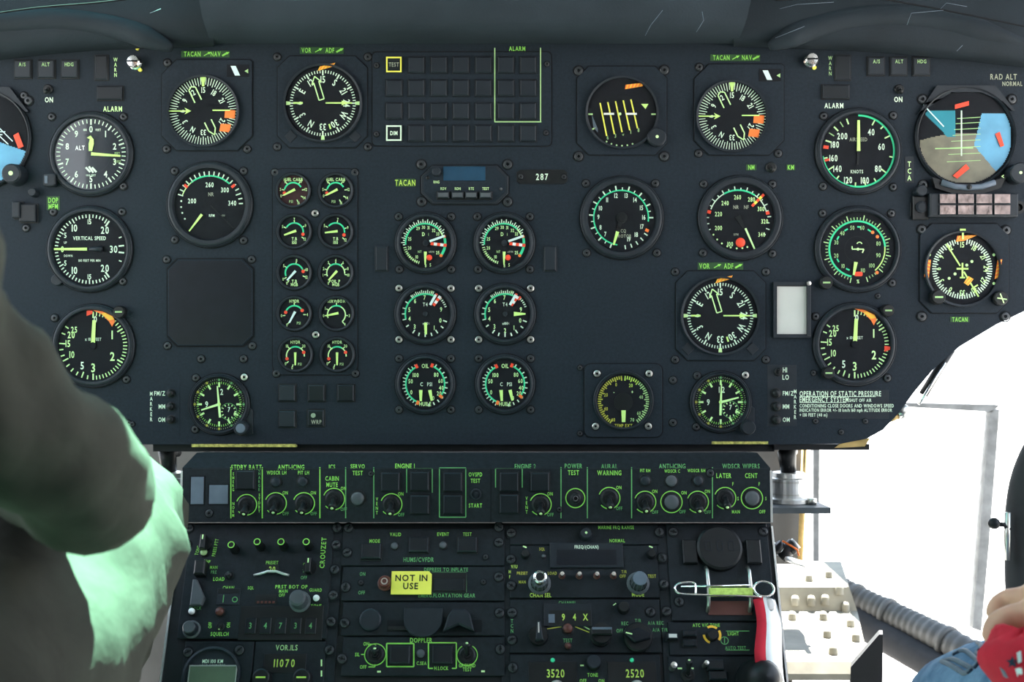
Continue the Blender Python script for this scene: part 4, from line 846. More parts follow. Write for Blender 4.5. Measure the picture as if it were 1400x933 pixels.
b.build('scratch_marks', hood, 1)
b = MB(); b.add([W(-300, -77, -0.001), W(1700, -77, -0.001), Vector((0.9, 0.30, 1.06)), Vector((-0.9, 0.30, 1.06))], [(0, 1, 2, 3)], 'hood_side'); setting(b.build('shade_deck_1', None, 1))  # top deck of the hood, out of view, extended to block the sky
setting(wbox('shade_deck_2', 0.54, 0.95, 0.31, 1.15, 1.05, 1.06, 'hood_side'))  # unseen deck slab added to put the air hose in shade

# ------------------------------------------------------------------ switch strip under the panel
S = Thing('switch_strip', 'long black switch panel with green lettering below the instrument panel', 'switch panel', 668, 676, STRIP)
x0, y0 = S.L(248, 714.5); x1, y1 = S.L(1053, 640)
b = MB(); xt0, yt = S.L(263, 622); xt1, _ = S.L(1040, 622)
b.add([(x0, y0, 0), (x1, y0, 0), (x1, y1, 0), (x0, y1, 0), (xt0, yt+2, -22), (xt1, yt+2, -22), (x0, y0, -90), (x1, y0, -90), (xt0, yt+2, -90), (xt1, yt+2, -90)],
      [(0, 1, 2, 3), (3, 2, 5, 4), (0, 6, 7, 1), (0, 3, 4, 8, 6), (1, 7, 9, 5, 2), (4, 5, 9, 8)], 'console'); S.part(b, 'housing')
b = MB(); b.box(x1-0.5, x1+2.4, y0, y1-4, -30, 0.6, 'alu'); S.part(b, 'edge_strip'); b = MB(); b.box(x0-2.2, x0+0.5, y0+4, y1-4, -20, 0.6, 'alu'); S.part(b, 'edge_strip')
b = MB(); b.line((xt0, y1-1), (x1-2, y1-1), 1.0, 0.4, 'tile'); b.line((S.L(672, 0)[0], y0), (S.L(672, 0)[0], y1), 1.4, 0.4, 'groove'); S.part(b, 'panel_joint')
for px, py, wd, ht in ((270, 671, 17, 36), (299, 676.5, 25, 25)):
    b = MB(); x, y = S.L(px, py); b.cbox(x, y, wd+3, ht+3, 0, 0.6, 'groove'); b.cbox(x, y, wd, ht, 0.3, 1.6, 'grey_tile', 0.5); S.part(b, 'blank_cover')
screw(S, 286, 702, 'd'); screw(S, 507, 648, 's'); screw(S, 765, 697, 's'); screw(S, 971, 647, 'd')
for px in (315.7, 358.6, 437.4, 472.6, 511, 767, 803, 863.5, 974): S.line(px, 639, px, 709, 'cg' if px < 440 else 'cgdim', 1.4)
for t, px, py, h in (('STDBY BATT', 337, 639, 6.5), ('ANTI-ICING', 398, 639, 6.5), ('WDSCR LH', 378, 646.5, 5), ('PIT LH', 415, 646.5, 5), ('ICS', 454, 638.5, 6), ('CABIN', 454, 654.5, 6), ('MUTE', 454, 663, 6), ('SERVO', 489, 638, 6), ('TEST', 489, 647, 6), ('ENGINE 1', 553.6, 637.5, 6.5), ('OVSPD', 650, 649, 5.5), ('TEST', 650, 657.6, 5.5), ('START', 650, 691.5, 5.5), ('ENGINE 2', 718, 638, 6.5), ('POWER', 784, 637.5, 6.5), ('TEST', 784, 646.5, 6.5), ('AURAL', 833, 638, 6.5), ('WARNING', 833, 646.8, 6.5), ('ANTI-ICING', 919, 637.7, 6.5), ('PIT RH', 882, 643.7, 4.4), ('WDSCR C', 919, 644.4, 4.4), ('WDSCR RH', 952, 643.7, 4.4), ('WDSCR WIPERS', 1013, 637.7, 6.5), ('LATER', 989.5, 650.6, 6.5), ('CENT', 1027, 650.6, 6.5)):
    S.text(t, px, py, h, 'cg' if px < 640 or py > 640 else 'cgdim', wf=0.66)
S.text('EMERG', 319, 659, 4, 'cg', vertical=True); S.text('NORM', 319, 697, 4, 'cg', vertical=True); S.text('CHARGE', 354.5, 656, 4, 'cgdim', vertical=True); S.text('STDBY', 354.5, 688, 4, 'cg', vertical=True)
S.text('VENT', 515.3, 692, 4.6, 'cg', vertical=True); S.text('VENT', 720, 691, 4.6, 'cg', vertical=True)
for px, py in ((377, 688.6), (415.4, 688.6), (456.5, 682.6), (535, 690), (739, 690), (833, 681.4), (882, 686.6), (954, 686.6)):
    toggle(S, px, py, 14.6); S.text('ON', px+13, py-14.5, 4.6, 'cg'); S.text('OFF', px+13.5, py+14, 4.6, 'cgdim')
toggle(S, 337, 690.5, 14); toggle(S, 991.4, 681.4, 14.6); S.text('F', 1002, 662, 4.6, 'cg'); S.text('S', 1009, 682, 4.6, 'cg'); S.text('MAN', 1006, 700, 4.6, 'cg')
for px, py in ((918, 686.6), (1028, 681.4)):
    S.ring(px, py, 14.6, 'cg', 1.3); lamp(S, px, py, 10.5, 'grey', 4, 'blanking_plug')
S.text('ON', 935, 674, 4.6, 'cg'); S.text('OFF', 933, 700, 4.6, 'cgdim'); S.text('F', 1038, 662, 4.6, 'cg'); S.text('S', 1047, 682, 4.6, 'cg'); S.text('OFF', 1042, 700, 4.6, 'cg')
for px, py in ((377.4, 659.6), (414, 659), (882, 657.7), (954, 657.7)): lamp(S, px, py, 7, 'tile', 4)
lamp(S, 917.7, 657.7, 8, 'grey', 3, 'blanking_plug'); lamp(S, 489, 682, 9.5, 'grey', 5, 'blanking_plug')
for px, py in ((336, 656.4), (534, 659), (574, 658), (574, 690), (619, 659), (619, 690), (696, 659), (696, 689), (738, 659)): button(S, px, py, 25, 25, 'tile_dark', 6)
S.rect(600.8, 636.8, 640, 707.5, 'cgdim', 1.4); S.line(556, 641, 591, 641, 'cgdim'); S.line(556, 641, 556, 674, 'cgdim'); S.line(591, 641, 591, 674, 'cgdim'); S.line(677.5, 641, 714, 641, 'cgdim'); S.line(677.5, 641, 677.5, 667, 'cgdim'); S.line(714, 641, 714, 667, 'cgdim')
b = MB(); x, y = S.L(650.7, 676); b.lathe([(7.5, 0), (7.5, 2), (5.5, 2.5), (5, 1), (2.6, 1), (2.6, 4), (0, 4.4)], x, y, 18, 'bezel'); S.part(b, 'push_button')
S.ring(786.6, 681.4, 13, 'cg', 1.4); b = MB(); x, y = S.L(786.6, 681.4); b.lathe([(10.5, 0), (10.5, 2), (7, 3), (6.4, 6), (5, 7), (3, 7), (2.6, 5.4), (0, 5.4)], x, y, 18, 'black'); b.lathe([(3.6, 7), (3.4, 7.5), (2.6, 7.5), (2.4, 7)], x, y, 14, 'chrome'); S.part(b, 'push_button')
S.done()

# ------------------------------------------------------------------ centre pedestal and its modules
PD = Thing('centre_pedestal', 'black sloping pedestal body holding the radio and control modules', 'pedestal', 650, 716, PED)
xa, ya = PD.L(248, 716); xb, _ = PD.L(1054, 716); yb = PD.L(650, 1010)[1]
b = MB(); b.box(xa, xb, yb, ya+1, -260, -2, 'console_body'); PD.part(b, 'body')
for px0, px1 in ((452, 468), (686, 697), (899, 915)):
    u0 = PD.L(px0, 760)[0]; u1 = PD.L(px1, 760)[0]; b = MB(); b.box(u0, u1, yb, ya-3, -2, 0.5, 'console', 0.3); PD.part(b, 'rail')
b = MB(); b.box(xb-0.5, xb+2.2, yb, ya-4, -40, 1, 'alu'); PD.part(b, 'edge_strip'); b = MB(); b.box(xa-2, xa+0.5, yb, ya-4, -40, 1, 'alu'); PD.part(b, 'edge_strip')
ZUSED = []
def module(name, label, cat, x0, x1, y0, y1, scr=(), m='console', h=3):
    T = Thing(name, label, cat, (x0+x1)/2, (y0+y1)/2, PED)
    a = T.L(x0, (y0+y1)/2)[0]; c = T.L(x1, (y0+y1)/2)[0]; lo = T.L(0, y1)[1]; hi = T.L(0, y0)[1]
    b = MB(); b.box(a, c, lo, hi, 0.5, h, m, 0.8); T.part(b, 'faceplate'); T.w = h
    for q in scr:
        if all((q[0]-e[0])**2+(q[1]-e[1])**2 > 90 for e in ZUSED): screw(T, q[0], q[1], 'z'); ZUSED.append(q)
    return T
# left radio
T = module('radio_control_unit', 'radio set with four black knobs, PRESET window and row of dim digits', 'radio', 252, 452, 718, 874, [(259, 724), (256, 746), (460, 746), (458, 780), (456, 815), (453, 851), (461, 723)])
for px, py in ((322, 753), (357, 749), (389, 749), (423, 749)):
    kb = knob(T, px, py, 6, 24, 'black', 'black'); b = MB(); x, y = T.L(px, py); b.lathe([(4.6, T.w+24.2), (4.6, T.w+24.5), (3.4, T.w+24.5), (3.4, T.w+24.2)], x, y, 16, 'cg'); b.build('knob_ring', kb)
T.text('PRESET', 372.7, 770.5, 4.6, 'cg'); b = MB(); x, y = T.L(372.7, 780); b.cbox(x, y, 17, 12, T.w, T.w+0.5, 'black'); T.part(b, 'display'); T.text('20', 372.7, 780, 8, 'cy', w=T.w+0.8)
b = MB(); b.tube([(*T.L(px, py), T.w+z) for px, py, z in ((348, 788, 1), (356, 787, 4), (363, 785, 4), (367, 784, 6), (379, 784, 6), (383, 785, 4), (389, 787, 4), (396, 788, 1))], 1.7, 8, 'alu'); T.part(b, 'guard_bar')
T.text('CROUZET', 442, 757, 6.5, 'cg', rot=-90, wf=0.9); T.text('PRESS PTT', 295, 750, 4.6, 'cg', rot=-84); T.text('TONE', 271, 754, 4.6, 'cg', rot=-80); T.text('UHF', 284, 769, 4.6, 'cg', rot=8); T.text('MAN', 293, 777, 4.4, 'cg'); T.text('PRE', 293, 783.5, 4.4, 'cgdim'); T.text('LOAD', 300, 793, 5, 'cg'); T.text('OP', 418, 773, 4.4, 'cg'); T.text('TR', 417, 782, 4.4, 'cgdim'); T.text('OFF', 416, 791, 4.6, 'cgdim')
T.text('CHAN', 313, 805, 5, 'cg'); T.text('SQL', 343.5, 805, 4.2, 'cg'); T.text('PRST BOT OP', 399, 803.5, 4.8, 'cg', wf=0.9); T.text('MAIN', 388, 809.5, 4.4, 'cg'); T.text('OFF', 386, 815, 4.4, 'cg'); T.text('GUARD', 432, 808, 4.4, 'cg'); T.text('TONE', 432.6, 830, 5, 'cg'); T.text('CHECK', 268, 832.5, 4.6, 'cgdim'); T.text('OFF', 288, 856, 4.4, 'cg', rot=-90); T.text('ON', 313, 856, 4.4, 'cg', rot=-90); T.text('SQUELCH', 301, 868, 5, 'cg')
for px, py, a in ((281, 746, -20), (424, 778, 20)):
    b = MB(); x, y = T.L(px, py); b.lathe([(9, T.w), (9, T.w+2), (0, T.w+2.4)], x, y, 16, 'black'); b.box(x-3.4, x+3.4, y-9, y+10, T.w+2, T.w+16, 'black', 1.2); b.box(x-0.8, x+0.8, y+3, y+9, T.w+16, T.w+16.3, 'lume'); T.part(b, 'rotary_selector')
b = MB(); x, y = T.L(277, 781); b.box(x-7, x+7, y-9, y+10, T.w, T.w+16, 'black', 2); T.part(b, 'rotary_selector')
lamp(T, 280, 757, 5, 'lumedim', 5); lamp(T, 314, 788, 5, 'black', 6, 'push_button'); lamp(T, 302, 838, 6, 'brownred', 8, 'push_button'); lamp(T, 433.6, 820, 4.6, 'white', 8, 'push_button'); lamp(T, 264, 838, 4.6, 'white', 8, 'push_button')
b = MB(); x, y = T.L(313, 817); b.cbox(x, y, 30, 22, T.w, T.w+1, 'bezel', 0.4); b.cbox(x, y+7, 27, 6, T.w+1, T.w+1.3, 'black'); b.line((x-6, y-8), (x-6, y+2), 1.2, T.w+1.3, 'cgdim'); b.arc(x+9, y-4, 0, 360, 2.6, 3.8, T.w+1.3, 'cgdim', 20); T.part(b, 'channel_window')
b = MB(); x, y = T.L(364, 820); b.cbox(x, y, 28, 12, T.w, T.w+0.5, 'black'); 
for i in range(5): b.box(x-11+i*5, x-8+i*5, y-6, y-3, T.w+0.5, T.w+0.9, 'brownred')
T.part(b, 'display')
b = MB(); x, y = T.L(411, 824); b.lathe([(14, T.w), (14, T.w+2), (11.5, T.w+4), (10.5, T.w+22), (8, T.w+24), (0, T.w+24.5)], x, y, 22, 'grey'); T.part(b, 'knob')
b = MB(); x, y = T.L(385, 853); wd = T.sx*112; b.cbox(x, y, wd, 44, T.w, T.w+1.2, 'black', 0.5)
for i, c in enumerate('34734'): b.cbox(x-wd*0.36+i*wd*0.18, y-4, 14, 20, T.w+1.2, T.w+3.2, 'tile_dark', 0.8); b.text(c, x-wd*0.36+i*wd*0.18, y-4, 7.5, T.w+3.4, 'cgdim')
T.part(b, 'digit_window')
knob(T, 263, 862, 9, 18, 'bezel', 'grey', 0, 12); toggle(T, 302, 858, 7, True, None, ln=9)
b = MB(); x, y = T.L(273, 818); b.prism([(x-9, y-12), (x+6, y-12), (x+9, y-2), (x-4, y+22), (x-9, y+22)], T.w, T.w+9, 'grey', 1.5); T.part(b, 'guard_fin')
T.done()
# load indicator and VOR/ILS
T = module('load_indicator', 'round-windowed indicator marked MDI 100 KM LOAD INDICATOR', 'indicator', 250, 345, 878, 950, [(258, 893), (328, 890)])
b = MB(); x, y = T.L(290, 926); b.lathe([(37, T.w), (37, T.w+4), (34, T.w+5), (33, T.w+1.5), (0, T.w+1.5)], x, y, 36, 'bezel'); T.part(b, 'bezel')
T.text('MDI 100 KM', 292, 905.5, 5, 'ink', w=T.w+1.8, wf=0.7); T.text('LOAD INDICATOR', 292, 911.5, 3.4, 'ink', w=T.w+1.8, wf=0.75)
b = MB(); x, y = T.L(291.5, 927); b.cbox(x, y, 62, 30, T.w+1.5, T.w+2.6, 'grey', 0.4, 'alu'); b.cbox(x, y, 58, 26, T.w+2.5, T.w+2.8, 'lcdgreen'); T.part(b, 'display'); T.done()
T = module('navigation_control_unit', 'unit lettered VOR.ILS with the frequency 11070 in its window', 'radio', 347, 444, 878, 950, [(451, 890)]); T.split = True
T.text('VOR.ILS', 392.5, 886.6, 7.5, 'lumedim'); b = MB(); x, y = T.L(390, 908); b.cbox(x, y, 54, 24, T.w, T.w+1, 'bezel', 0.4, 'black'); T.part(b, 'display'); T.text('11070', 389.5, 908, 10.5, 'cy', w=T.w+1.3, gap=0.36)
for px in (360, 415): b = MB(); x, y = T.L(px, 930); b.lathe([(12, T.w), (11, T.w+14), (9, T.w+15), (0, T.w+15)], x, y, 20, 'black'); b.box(x-6, x+6, y-1, y+1, T.w+15, T.w+15.5, 'cy'); T.part(b, 'knob')
T.line(440, 903, 440, 912, 'lume', 2); T.line(440, 918, 440, 926, 'lume', 2); T.done()
# middle column
T = module('recorder_control_panel', 'narrow panel lettered HUMS/CVFDR with three square keys', 'control panel', 468, 690, 724, 774.5, [(477, 723), (475, 757), (682, 722), (682, 743)])
for px, py in ((508, 756), (573, 747), (639, 747)): button(T, px, py, 26, 20, 'tile_dark', 6)
lamp(T, 540, 748, 5, 'grey', 4); lamp(T, 606, 747, 5, 'grey', 4)
for t, px, py in (('VALID', 541, 732), ('EVENT', 606, 731.7), ('TEST', 639, 731.7), ('MODE', 512.6, 741)): T.text(t, px, py, 4.8, 'cg')
T.text('HUMS/CVFDR', 572.6, 766.5, 6, 'cgdim'); screw(T, 664, 763, 's'); T.done()
T = module('float_gear_panel', 'emergency floatation gear panel covered partly by a yellow tag', 'control panel', 468, 690, 776, 822.5, [(473, 804), (682, 790), (698.5, 766)])
T.text('ON', 496, 786, 4.8, 'cgdim'); T.text('OFF', 494.7, 811.5, 4.8, 'cgdim'); screw(T, 494, 798, 's'); screw(T, 661, 797, 's')
b = MB(); x, y = T.L(527, 799); b.lathe([(10, T.w), (10, T.w+2), (8, T.w+3), (8, T.w+10), (7, T.w+12), (0, T.w+12)], x, y, 20, 'brownred'); b.lathe([(4.6, T.w+12.2), (4.2, T.w+12.8), (3, T.w+12.8)], x, y, 14, 'steel'); T.part(b, 'guarded_button')
b = MB(); x, y = T.L(614, 798); b.cbox(x, y, 46, 27, T.w, T.w+2, 'bezel', 0.5, 'black'); b.cbox(x, y-3, 40, 16, T.w+2, T.w+3.4, 'tile_dark', 0.6); T.part(b, 'guarded_window'); T.rect(591, 637.6, 784, 811.5, 'cgdim', 1.3)
T.text('DEPRESS TO INFLATE', 610, 780, 5, 'cgdim', wf=0.76); T.text('EMERG.FLOATATION GEAR', 611, 815.5, 5, 'cgdim', wf=0.76); T.done()
T = Thing('yellow_tag', 'yellow tag reading NOT IN USE stuck over the floatation gear panel', 'tag', 563, 799, PED, w=3.2)
b = MB(); wx = T.sx*27.5; hy = T.sy*15.8; b.prism([(-wx, -hy), (wx, -hy), (wx, hy-4), (wx-4, hy), (-wx, hy)], 2.4, 4, 'yellow', 0.3, None, True); b.box(-wx+2, wx-2, -hy+2, hy-5, 0, 2.4, 'yellow'); T.part(b, 'tag_plate')
T.w = 4; T.text('NOT IN', 563, 792.5, 8.5, 'black', wf=0.95); T.text('USE', 562, 803.5, 8.5, 'black', wf=0.95); T.done()
T = module('cassette_slot_panel', 'panel with black slot, half-round disc and pointed grey block', 'control panel', 468, 690, 824.5, 870, [(471.5, 853), (683, 839), (700, 839)])
b = MB(); x, y = T.L(507, 849); b.lathe([(15, T.w), (14, T.w+4), (12, T.w+5), (0, T.w+5)], x, y, 24, 'tile'); T.part(b, 'round_cap')
b = MB(); x, y = T.L(594, 857); b.cbox(x, y, 122, 15, T.w, T.w+0.4, 'groove'); b.cbox(x-30, y-3, 60, 5, T.w+0.3, T.w+2, 'black', 0.5); T.part(b, 'slot')
b = MB(); x, y = T.L(579, 850); b.prism([(x+25*math.cos(R(a)), y+22*math.sin(R(a))) for a in range(180, 361, 15)]+[(x+25, y+16), (x-25, y+16)], T.w, T.w+5, 'bezel', 1); T.part(b, 'half_disc')
b = MB(); x, y = T.L(628, 853); b.prism([(x-20, y-13), (x, y-4), (x+20, y-13), (x+14, y+10), (x+8, y+16), (x-8, y+16), (x-14, y+8)], T.w, T.w+12, 'bezel', 2); T.part(b, 'pointed_block'); T.done()
T = module('doppler_panel', 'panel lettered DOPPLER with two green-framed square keys', 'control panel', 468, 690, 872, 925, [(468, 902), (684, 889), (700, 876), (701, 914)])
T.text('DOPPLER', 576, 876.5, 6.5, 'cg'); toggle(T, 513.3, 896, 14.5, False, 'cg', 0, 360, 'lume', 12); toggle(T, 638.8, 897, 14, False, 'cg', 30, 330, 'lume', 24)
for t, px, py, h in (('ON', 501, 881.5, 4.8), ('SIL', 489, 896, 4.8), ('OFF', 497, 913, 4.8), ('C.SEA', 576.6, 908, 4.6), ('H.LOCK', 603.6, 914.8, 4.8), ('GROUND', 638.8, 911, 4.8), ('TEST', 638.8, 916.5, 4.8)): T.text(t, px, py, h, 'cg')
T.rect(529, 566, 881, 912.6, 'cg', 1.9); T.line(586, 880, 624, 880, 'cg', 1.7); T.line(586, 880, 586, 915, 'cg', 1.7); T.line(624, 880, 624, 915, 'cg', 1.7); T.line(586, 915, 592, 915, 'cg', 1.7); T.line(618, 915, 624, 915, 'cg', 1.7)
T.line(505, 882, 513, 882); T.line(513, 882, 515, 885); T.line(494, 896, 499, 896); T.line(504, 913, 513, 913); T.line(513, 913, 513, 909.5)
for px in (547.5, 605): button(T, px, 897, 27, 24, 'tile_dark', 6)
lamp(T, 575.5, 895, 6, 'grey', 5); T.line(516, 919.5, 521, 919.5, 'lume', 2.4); T.line(658, 919, 663, 919, 'lume', 2.4); T.done()
# right column
T = module('marine_range_panel', 'thin panel lettered MARINE FRQ RANGE with one round knob', 'control panel', 697, 900, 719, 746, [(699, 730), (901, 729), (920, 729)])
knob(T, 800.6, 733, 8, 12, 'bezel', 'bezel', dot='lume'); T.text('MARINE FRQ RANGE', 842, 722.5, 4.6, 'cg'); T.text('NORMAL', 843.6, 740.5, 4.6, 'cg'); T.done()
T = module('radio_tuner', 'radio tuner with dark display, fluted CHAN SEL and MODE knobs', 'radio', 697, 900, 747, 818.5, [(699, 765), (699, 802), (905, 764), (907, 800)])
b = MB(); x, y = T.L(801.5, 761); b.cbox(x, y, 97, 34, T.w, T.w+3, 'bezel', 1); b.cbox(x, y-3, 79, 20, T.w+3, T.w+3.4, 'blackgloss'); T.part(b, 'display'); T.text('FREQ/(CHAN)', 801.6, 750, 4.6, 'ink', w=T.w+3.4, wf=0.7)
for px in (768, 791.6, 815.4, 838): b = MB(); x, y = T.L(px, 789); b.lathe([(4.4, T.w), (4.4, T.w+3), (3.2, T.w+4), (3.2, T.w+12)], x, y, 14, 'brownred'); b.lathe([(3.2, T.w+12), (2.8, T.w+13), (0, T.w+13.4)], x, y, 14, 'chrome'); T.part(b, 'push_button')
b = MB(); x, y = T.L(737.5, 799); b.lathe([(15, T.w), (15, T.w+2), (11.5, T.w+4)], x, y, 24, 'grey'); b.lathe([(11.5, T.w+3), (10, T.w+16), (6, T.w+17)], x, y, 28, 'grey', False, 0.12); b.lathe([(6.5, T.w+16), (6.5, T.w+33)], x, y, 18, 'black'); b.lathe([(8.6, T.w+30), (8.6, T.w+34), (7, T.w+35), (5, T.w+34.4), (0, T.w+34)], x, y, 20, 'chrome'); b.disc(x, y, 5.5, T.w+34.6, 'black', 16); T.part(b, 'channel_knob')
b = MB(); x, y = T.L(872, 799); b.lathe([(15, T.w), (15, T.w+2), (11.5, T.w+4)], x, y, 24, 'grey'); b.lathe([(11.5, T.w+3), (9.6, T.w+26)], x, y, 28, 'grey', False, 0.14); b.lathe([(9.6, T.w+26), (8.6, T.w+27.4), (0, T.w+27.6)], x, y, 24, 'grey_tile'); T.part(b, 'mode_knob')
for t, px, py, h, m in (('CHAN SEL', 739, 815, 5.6, 'cy'), ('MODE', 872, 814, 5.6, 'cy'), ('V/U', 703, 776, 4.6, 'cy'), ('H', 697, 783, 4.4, 'cy'), ('F', 697, 790, 4.4, 'cy'), ('PRESET', 714, 785, 4, 'yellowdim'), ('LOAD', 755, 785, 4, 'yellowdim'), ('MAN', 714, 797, 4, 'yellowdim'), ('OFF', 851, 789, 4.4, 'yellowdim'), ('TEST', 891, 789, 4.4, 'yellowdim'), ('T/R', 853, 783, 4, 'yellowdim'), ('SQL', 741, 752, 4, 'yellowdim')): T.text(t, px, py, h, m)
for px in (718, 890): knob(T, px, 760, 6, 10, 'black'); T.line(px-3, 748, px+2, 750, 'lume', 2)
lamp(T, 743, 762, 3, 'grey', 3); T.done()
T = module('tacan_control_unit', 'channel unit showing 94X between dark rotary knobs', 'radio', 697, 903, 820.5, 893.5, [(699, 838), (699.5, 876), (889, 838), (911, 837)])
b = MB(); x, y = T.L(776, 842); b.cbox(x, y, 62, 30, T.w, T.w+2, 'bezel', 0.7); b.cbox(x+3, y-4, 54, 19, T.w+2, T.w+2.3, 'black'); b.cbox(x-21, y-5, 8, 11, T.w+2.3, T.w+2.8, 'grey_tile'); T.part(b, 'display')
for c, px in zip('94X', (770, 785, 800)): T.text(c, px, 845.5, 9, 'cy', w=T.w+2.7)
T.text('CHANNEL', 775.7, 825.5, 4.8, 'cgdim'); T.text('TEST', 776, 876.8, 5, 'cgdim'); T.text('TCN', 700, 857, 5, 'cgdim', vertical=True)
for t, px, py in (('REC', 854, 853.6), ('T/R', 872, 849.8), ('A/A REC', 896, 853), ('OFF', 847, 863.6), ('A/A T/R', 902, 862.4)): T.text(t, px, py, 4.8, 'cgdim')
b = MB(); x, y = T.L(736, 871); b.lathe([(13, T.w), (12, T.w+8), (0, T.w+9)], x, y, 20, 'black'); b.prism([(x-4, y-9), (x+6, y-9), (x+2, y+15), (x-2, y+15)], T.w+8, T.w+22, 'bezel', 1.4); b.box(x-0.8, x+0.8, y, y+13, T.w+22, T.w+22.3, 'alu'); T.part(b, 'rotary_selector')
lamp(T, 776, 861, 7, 'brownred', 6, 'push_button'); lamp(T, 776, 885, 4.6, 'brownred', 8, 'push_button')
T.line(748, 861, 768, 858, 'yellowdim'); T.line(786, 858, 806, 866, 'yellowdim'); T.line(797, 857, 806, 862, 'lumedim')
b = MB(); x, y = T.L(821, 870); b.lathe([(15, T.w), (14.5, T.w+6), (13, T.w+8), (13, T.w+18), (0, T.w+19)], x, y, 24, 'black'); b.box(x-13, x+13, y-4, y+5, T.w+18, T.w+26, 'black', 1.5); b.box(x-12.5, x+12.5, y+2, y+5, T.w+26, T.w+26.4, 'grey_tile'); T.part(b, 'rotary_selector')
b = MB(); x, y = T.L(872, 873); b.lathe([(19.5, T.w), (19, T.w+5), (17, T.w+7), (0, T.w+8)], x, y, 28, 'black'); b.prism([(x-19, y+3), (x-6, y-9), (x+14, y-4), (x+16, y+2), (x, y+10)], T.w+7, T.w+17, 'blackgloss', 1.5); b.line((x-17, y+3), (x-9, y+1), 1.6, T.w+17.3, 'lume'); T.part(b, 'rotary_selector')
knob(T, 852, 833, 8, 12, 'black'); T.line(838, 829, 842, 826, 'lume', 1.4); T.done()
T = module('beacon_receiver_panel', 'twin receiver panel showing 3520 and 2520 in two windows', 'radio', 697, 903, 896, 955, [(701, 914)])
for px, t in ((755.5, '3520'), (863.5, '2520')):
    b = MB(); x, y = T.L(px, 921); b.cbox(x, y, 62, 28, T.w, T.w+1, 'bezel', 0.5, 'black'); T.part(b, 'display'); T.text(t, px+4, 922, 11, 'cy', w=T.w+1.3); lamp(T, px, 904, 3.2, 'arc', 3)
    b = MB(); x, y = T.L(px+5, 946); b.lathe([(11, T.w), (10, T.w+22), (8.5, T.w+24), (0, T.w+24.5)], x, y, 20, 'alu'); T.part(b, 'knob')
knob(T, 811, 908, 10, 14, 'black', 'tile'); T.text('TONE', 810, 924, 5, 'cg'); T.text('OFF', 797, 932, 5, 'cg'); T.text('ON', 822, 932, 5, 'cg'); T.line(793, 911, 798, 911, 'lume', 2); T.done()
# far right column
T = module('emergency_handle_panel', 'panel with round black cover above a wire-locked lever', 'control panel', 914, 1054, 717, 850, [(921, 729), (1043, 728), (928, 824), (911, 800)])
b = MB(); x, y = T.L(982, 752); b.lathe([(31, T.w), (30, T.w+8), (27, T.w+10), (0, T.w+10.4)], x, y, 34, 'black')
for dx in (-15, 0, 15): b.frame(x+dx-4, x+dx+4, y-5, y+8, 1, T.w+10.4, T.w+11, 'bezel')
T.part(b, 'round_cover')
for px in (942, 1029): b = MB(); x, y = T.L(px, 757); b.cbox(x, y, 19, 32, T.w, T.w+8, 'black', 1.5); T.part(b, 'side_block')
for px in (964, 1021):
    b = MB(); b.tube([(*T.L(px, 778), T.w+3), (*T.L(px, 784), T.w+12), (*T.L(px+2, 806), T.w+14), (*T.L(px+3, 826), T.w+10), (*T.L(px+3, 838), T.w)], 2.6, 8, 'steel'); T.part(b, 'lever_arm')
b = MB(); xx0, yy0 = T.L(966, 815); xx1, _ = T.L(1025, 815); b.box(xx0, xx1, yy0-5, yy0+5, T.w+12, T.w+20, 'yellowlever', 1.2); T.part(b, 'lever_bar')
b = MB(); b.box(xx0, xx1, yy0-26, yy0-8, T.w, T.w+1.4, 'brownred'); T.part(b, 'warning_plate')
wire = [(*T.L(px, py), T.w+18) for px, py in ((1037, 822), (1000, 820), (952, 819), (926, 817), (920, 809), (928, 803), (946, 803), (948, 818))]
b = MB(); b.tube(spl(wire, 40), 1.5, 8, 'chrome'); b.tube([(*T.L(928, 808), T.w+18), (*T.L(1022, 806), T.w+18)], 1.3, 8, 'chrome'); T.part(b, 'locking_wire')
b = MB(); cx_, cy_ = T.L(1040, 811); b.tube([(cx_+13*math.cos(R(a)), cy_+10*math.sin(R(a)), T.w+18) for a in range(0, 361, 20)], 1.6, 8, 'chrome'); T.part(b, 'pull_ring')
b = MB(); x, y = T.L(1049, 830); b.lathe([(9, T.w), (9, T.w+9), (7, T.w+11), (0, T.w+11.5)], x, y, 18, 'alu'); T.part(b, 'retaining_bolt'); T.done()
T = module('transponder_panel', 'panel lettered ATC V/C TONE with yellow arcs around its dial', 'control panel', 914, 1054, 852, 897, [])
T.text('ATC V/C TONE', 965, 856, 4.6, 'cg'); T.text('LIGHT', 1002, 867.5, 5, 'cg'); T.text('AUTO TEST', 1005, 887, 4.6, 'cgdim')
for a0 in (200, 330, 60): x, y = T.L(973, 869); T.pr.arc(x, y, a0, a0+70, 9, 12, T.w+0.3, 'amber', 12)
knob(T, 973, 871, 7, 10, 'black'); button(T, 942, 868, 18, 8, 'tile_dark', 7); button(T, 942, 881, 18, 9, 'tile_dark', 5); button(T, 918, 873, 14, 8, 'paper', 12, 'end_cap')
T.ring(990, 877, 5, 'cgdim', 1.2); T.line(990, 873, 990, 881, 'cgdim'); T.line(992, 864, 1024, 864, 'cgdim', 1); T.line(992, 890, 1024, 890, 'cgdim', 1); T.done()
T = module('joystick_panel', 'panel with ribbed black ball knob and upright toggle', 'control panel', 914, 1054, 898.5, 955, [])
b = MB(); x, y = T.L(1036, 935); b.lathe([(29, T.w), (30, T.w+6), (28, T.w+10), (28, T.w+14), (25, T.w+18), (26, T.w+24), (22, T.w+30), (23, T.w+36), (17, T.w+46), (8, T.w+52), (0, T.w+53)], x, y, 28, 'black', True); T.part(b, 'ball_knob')
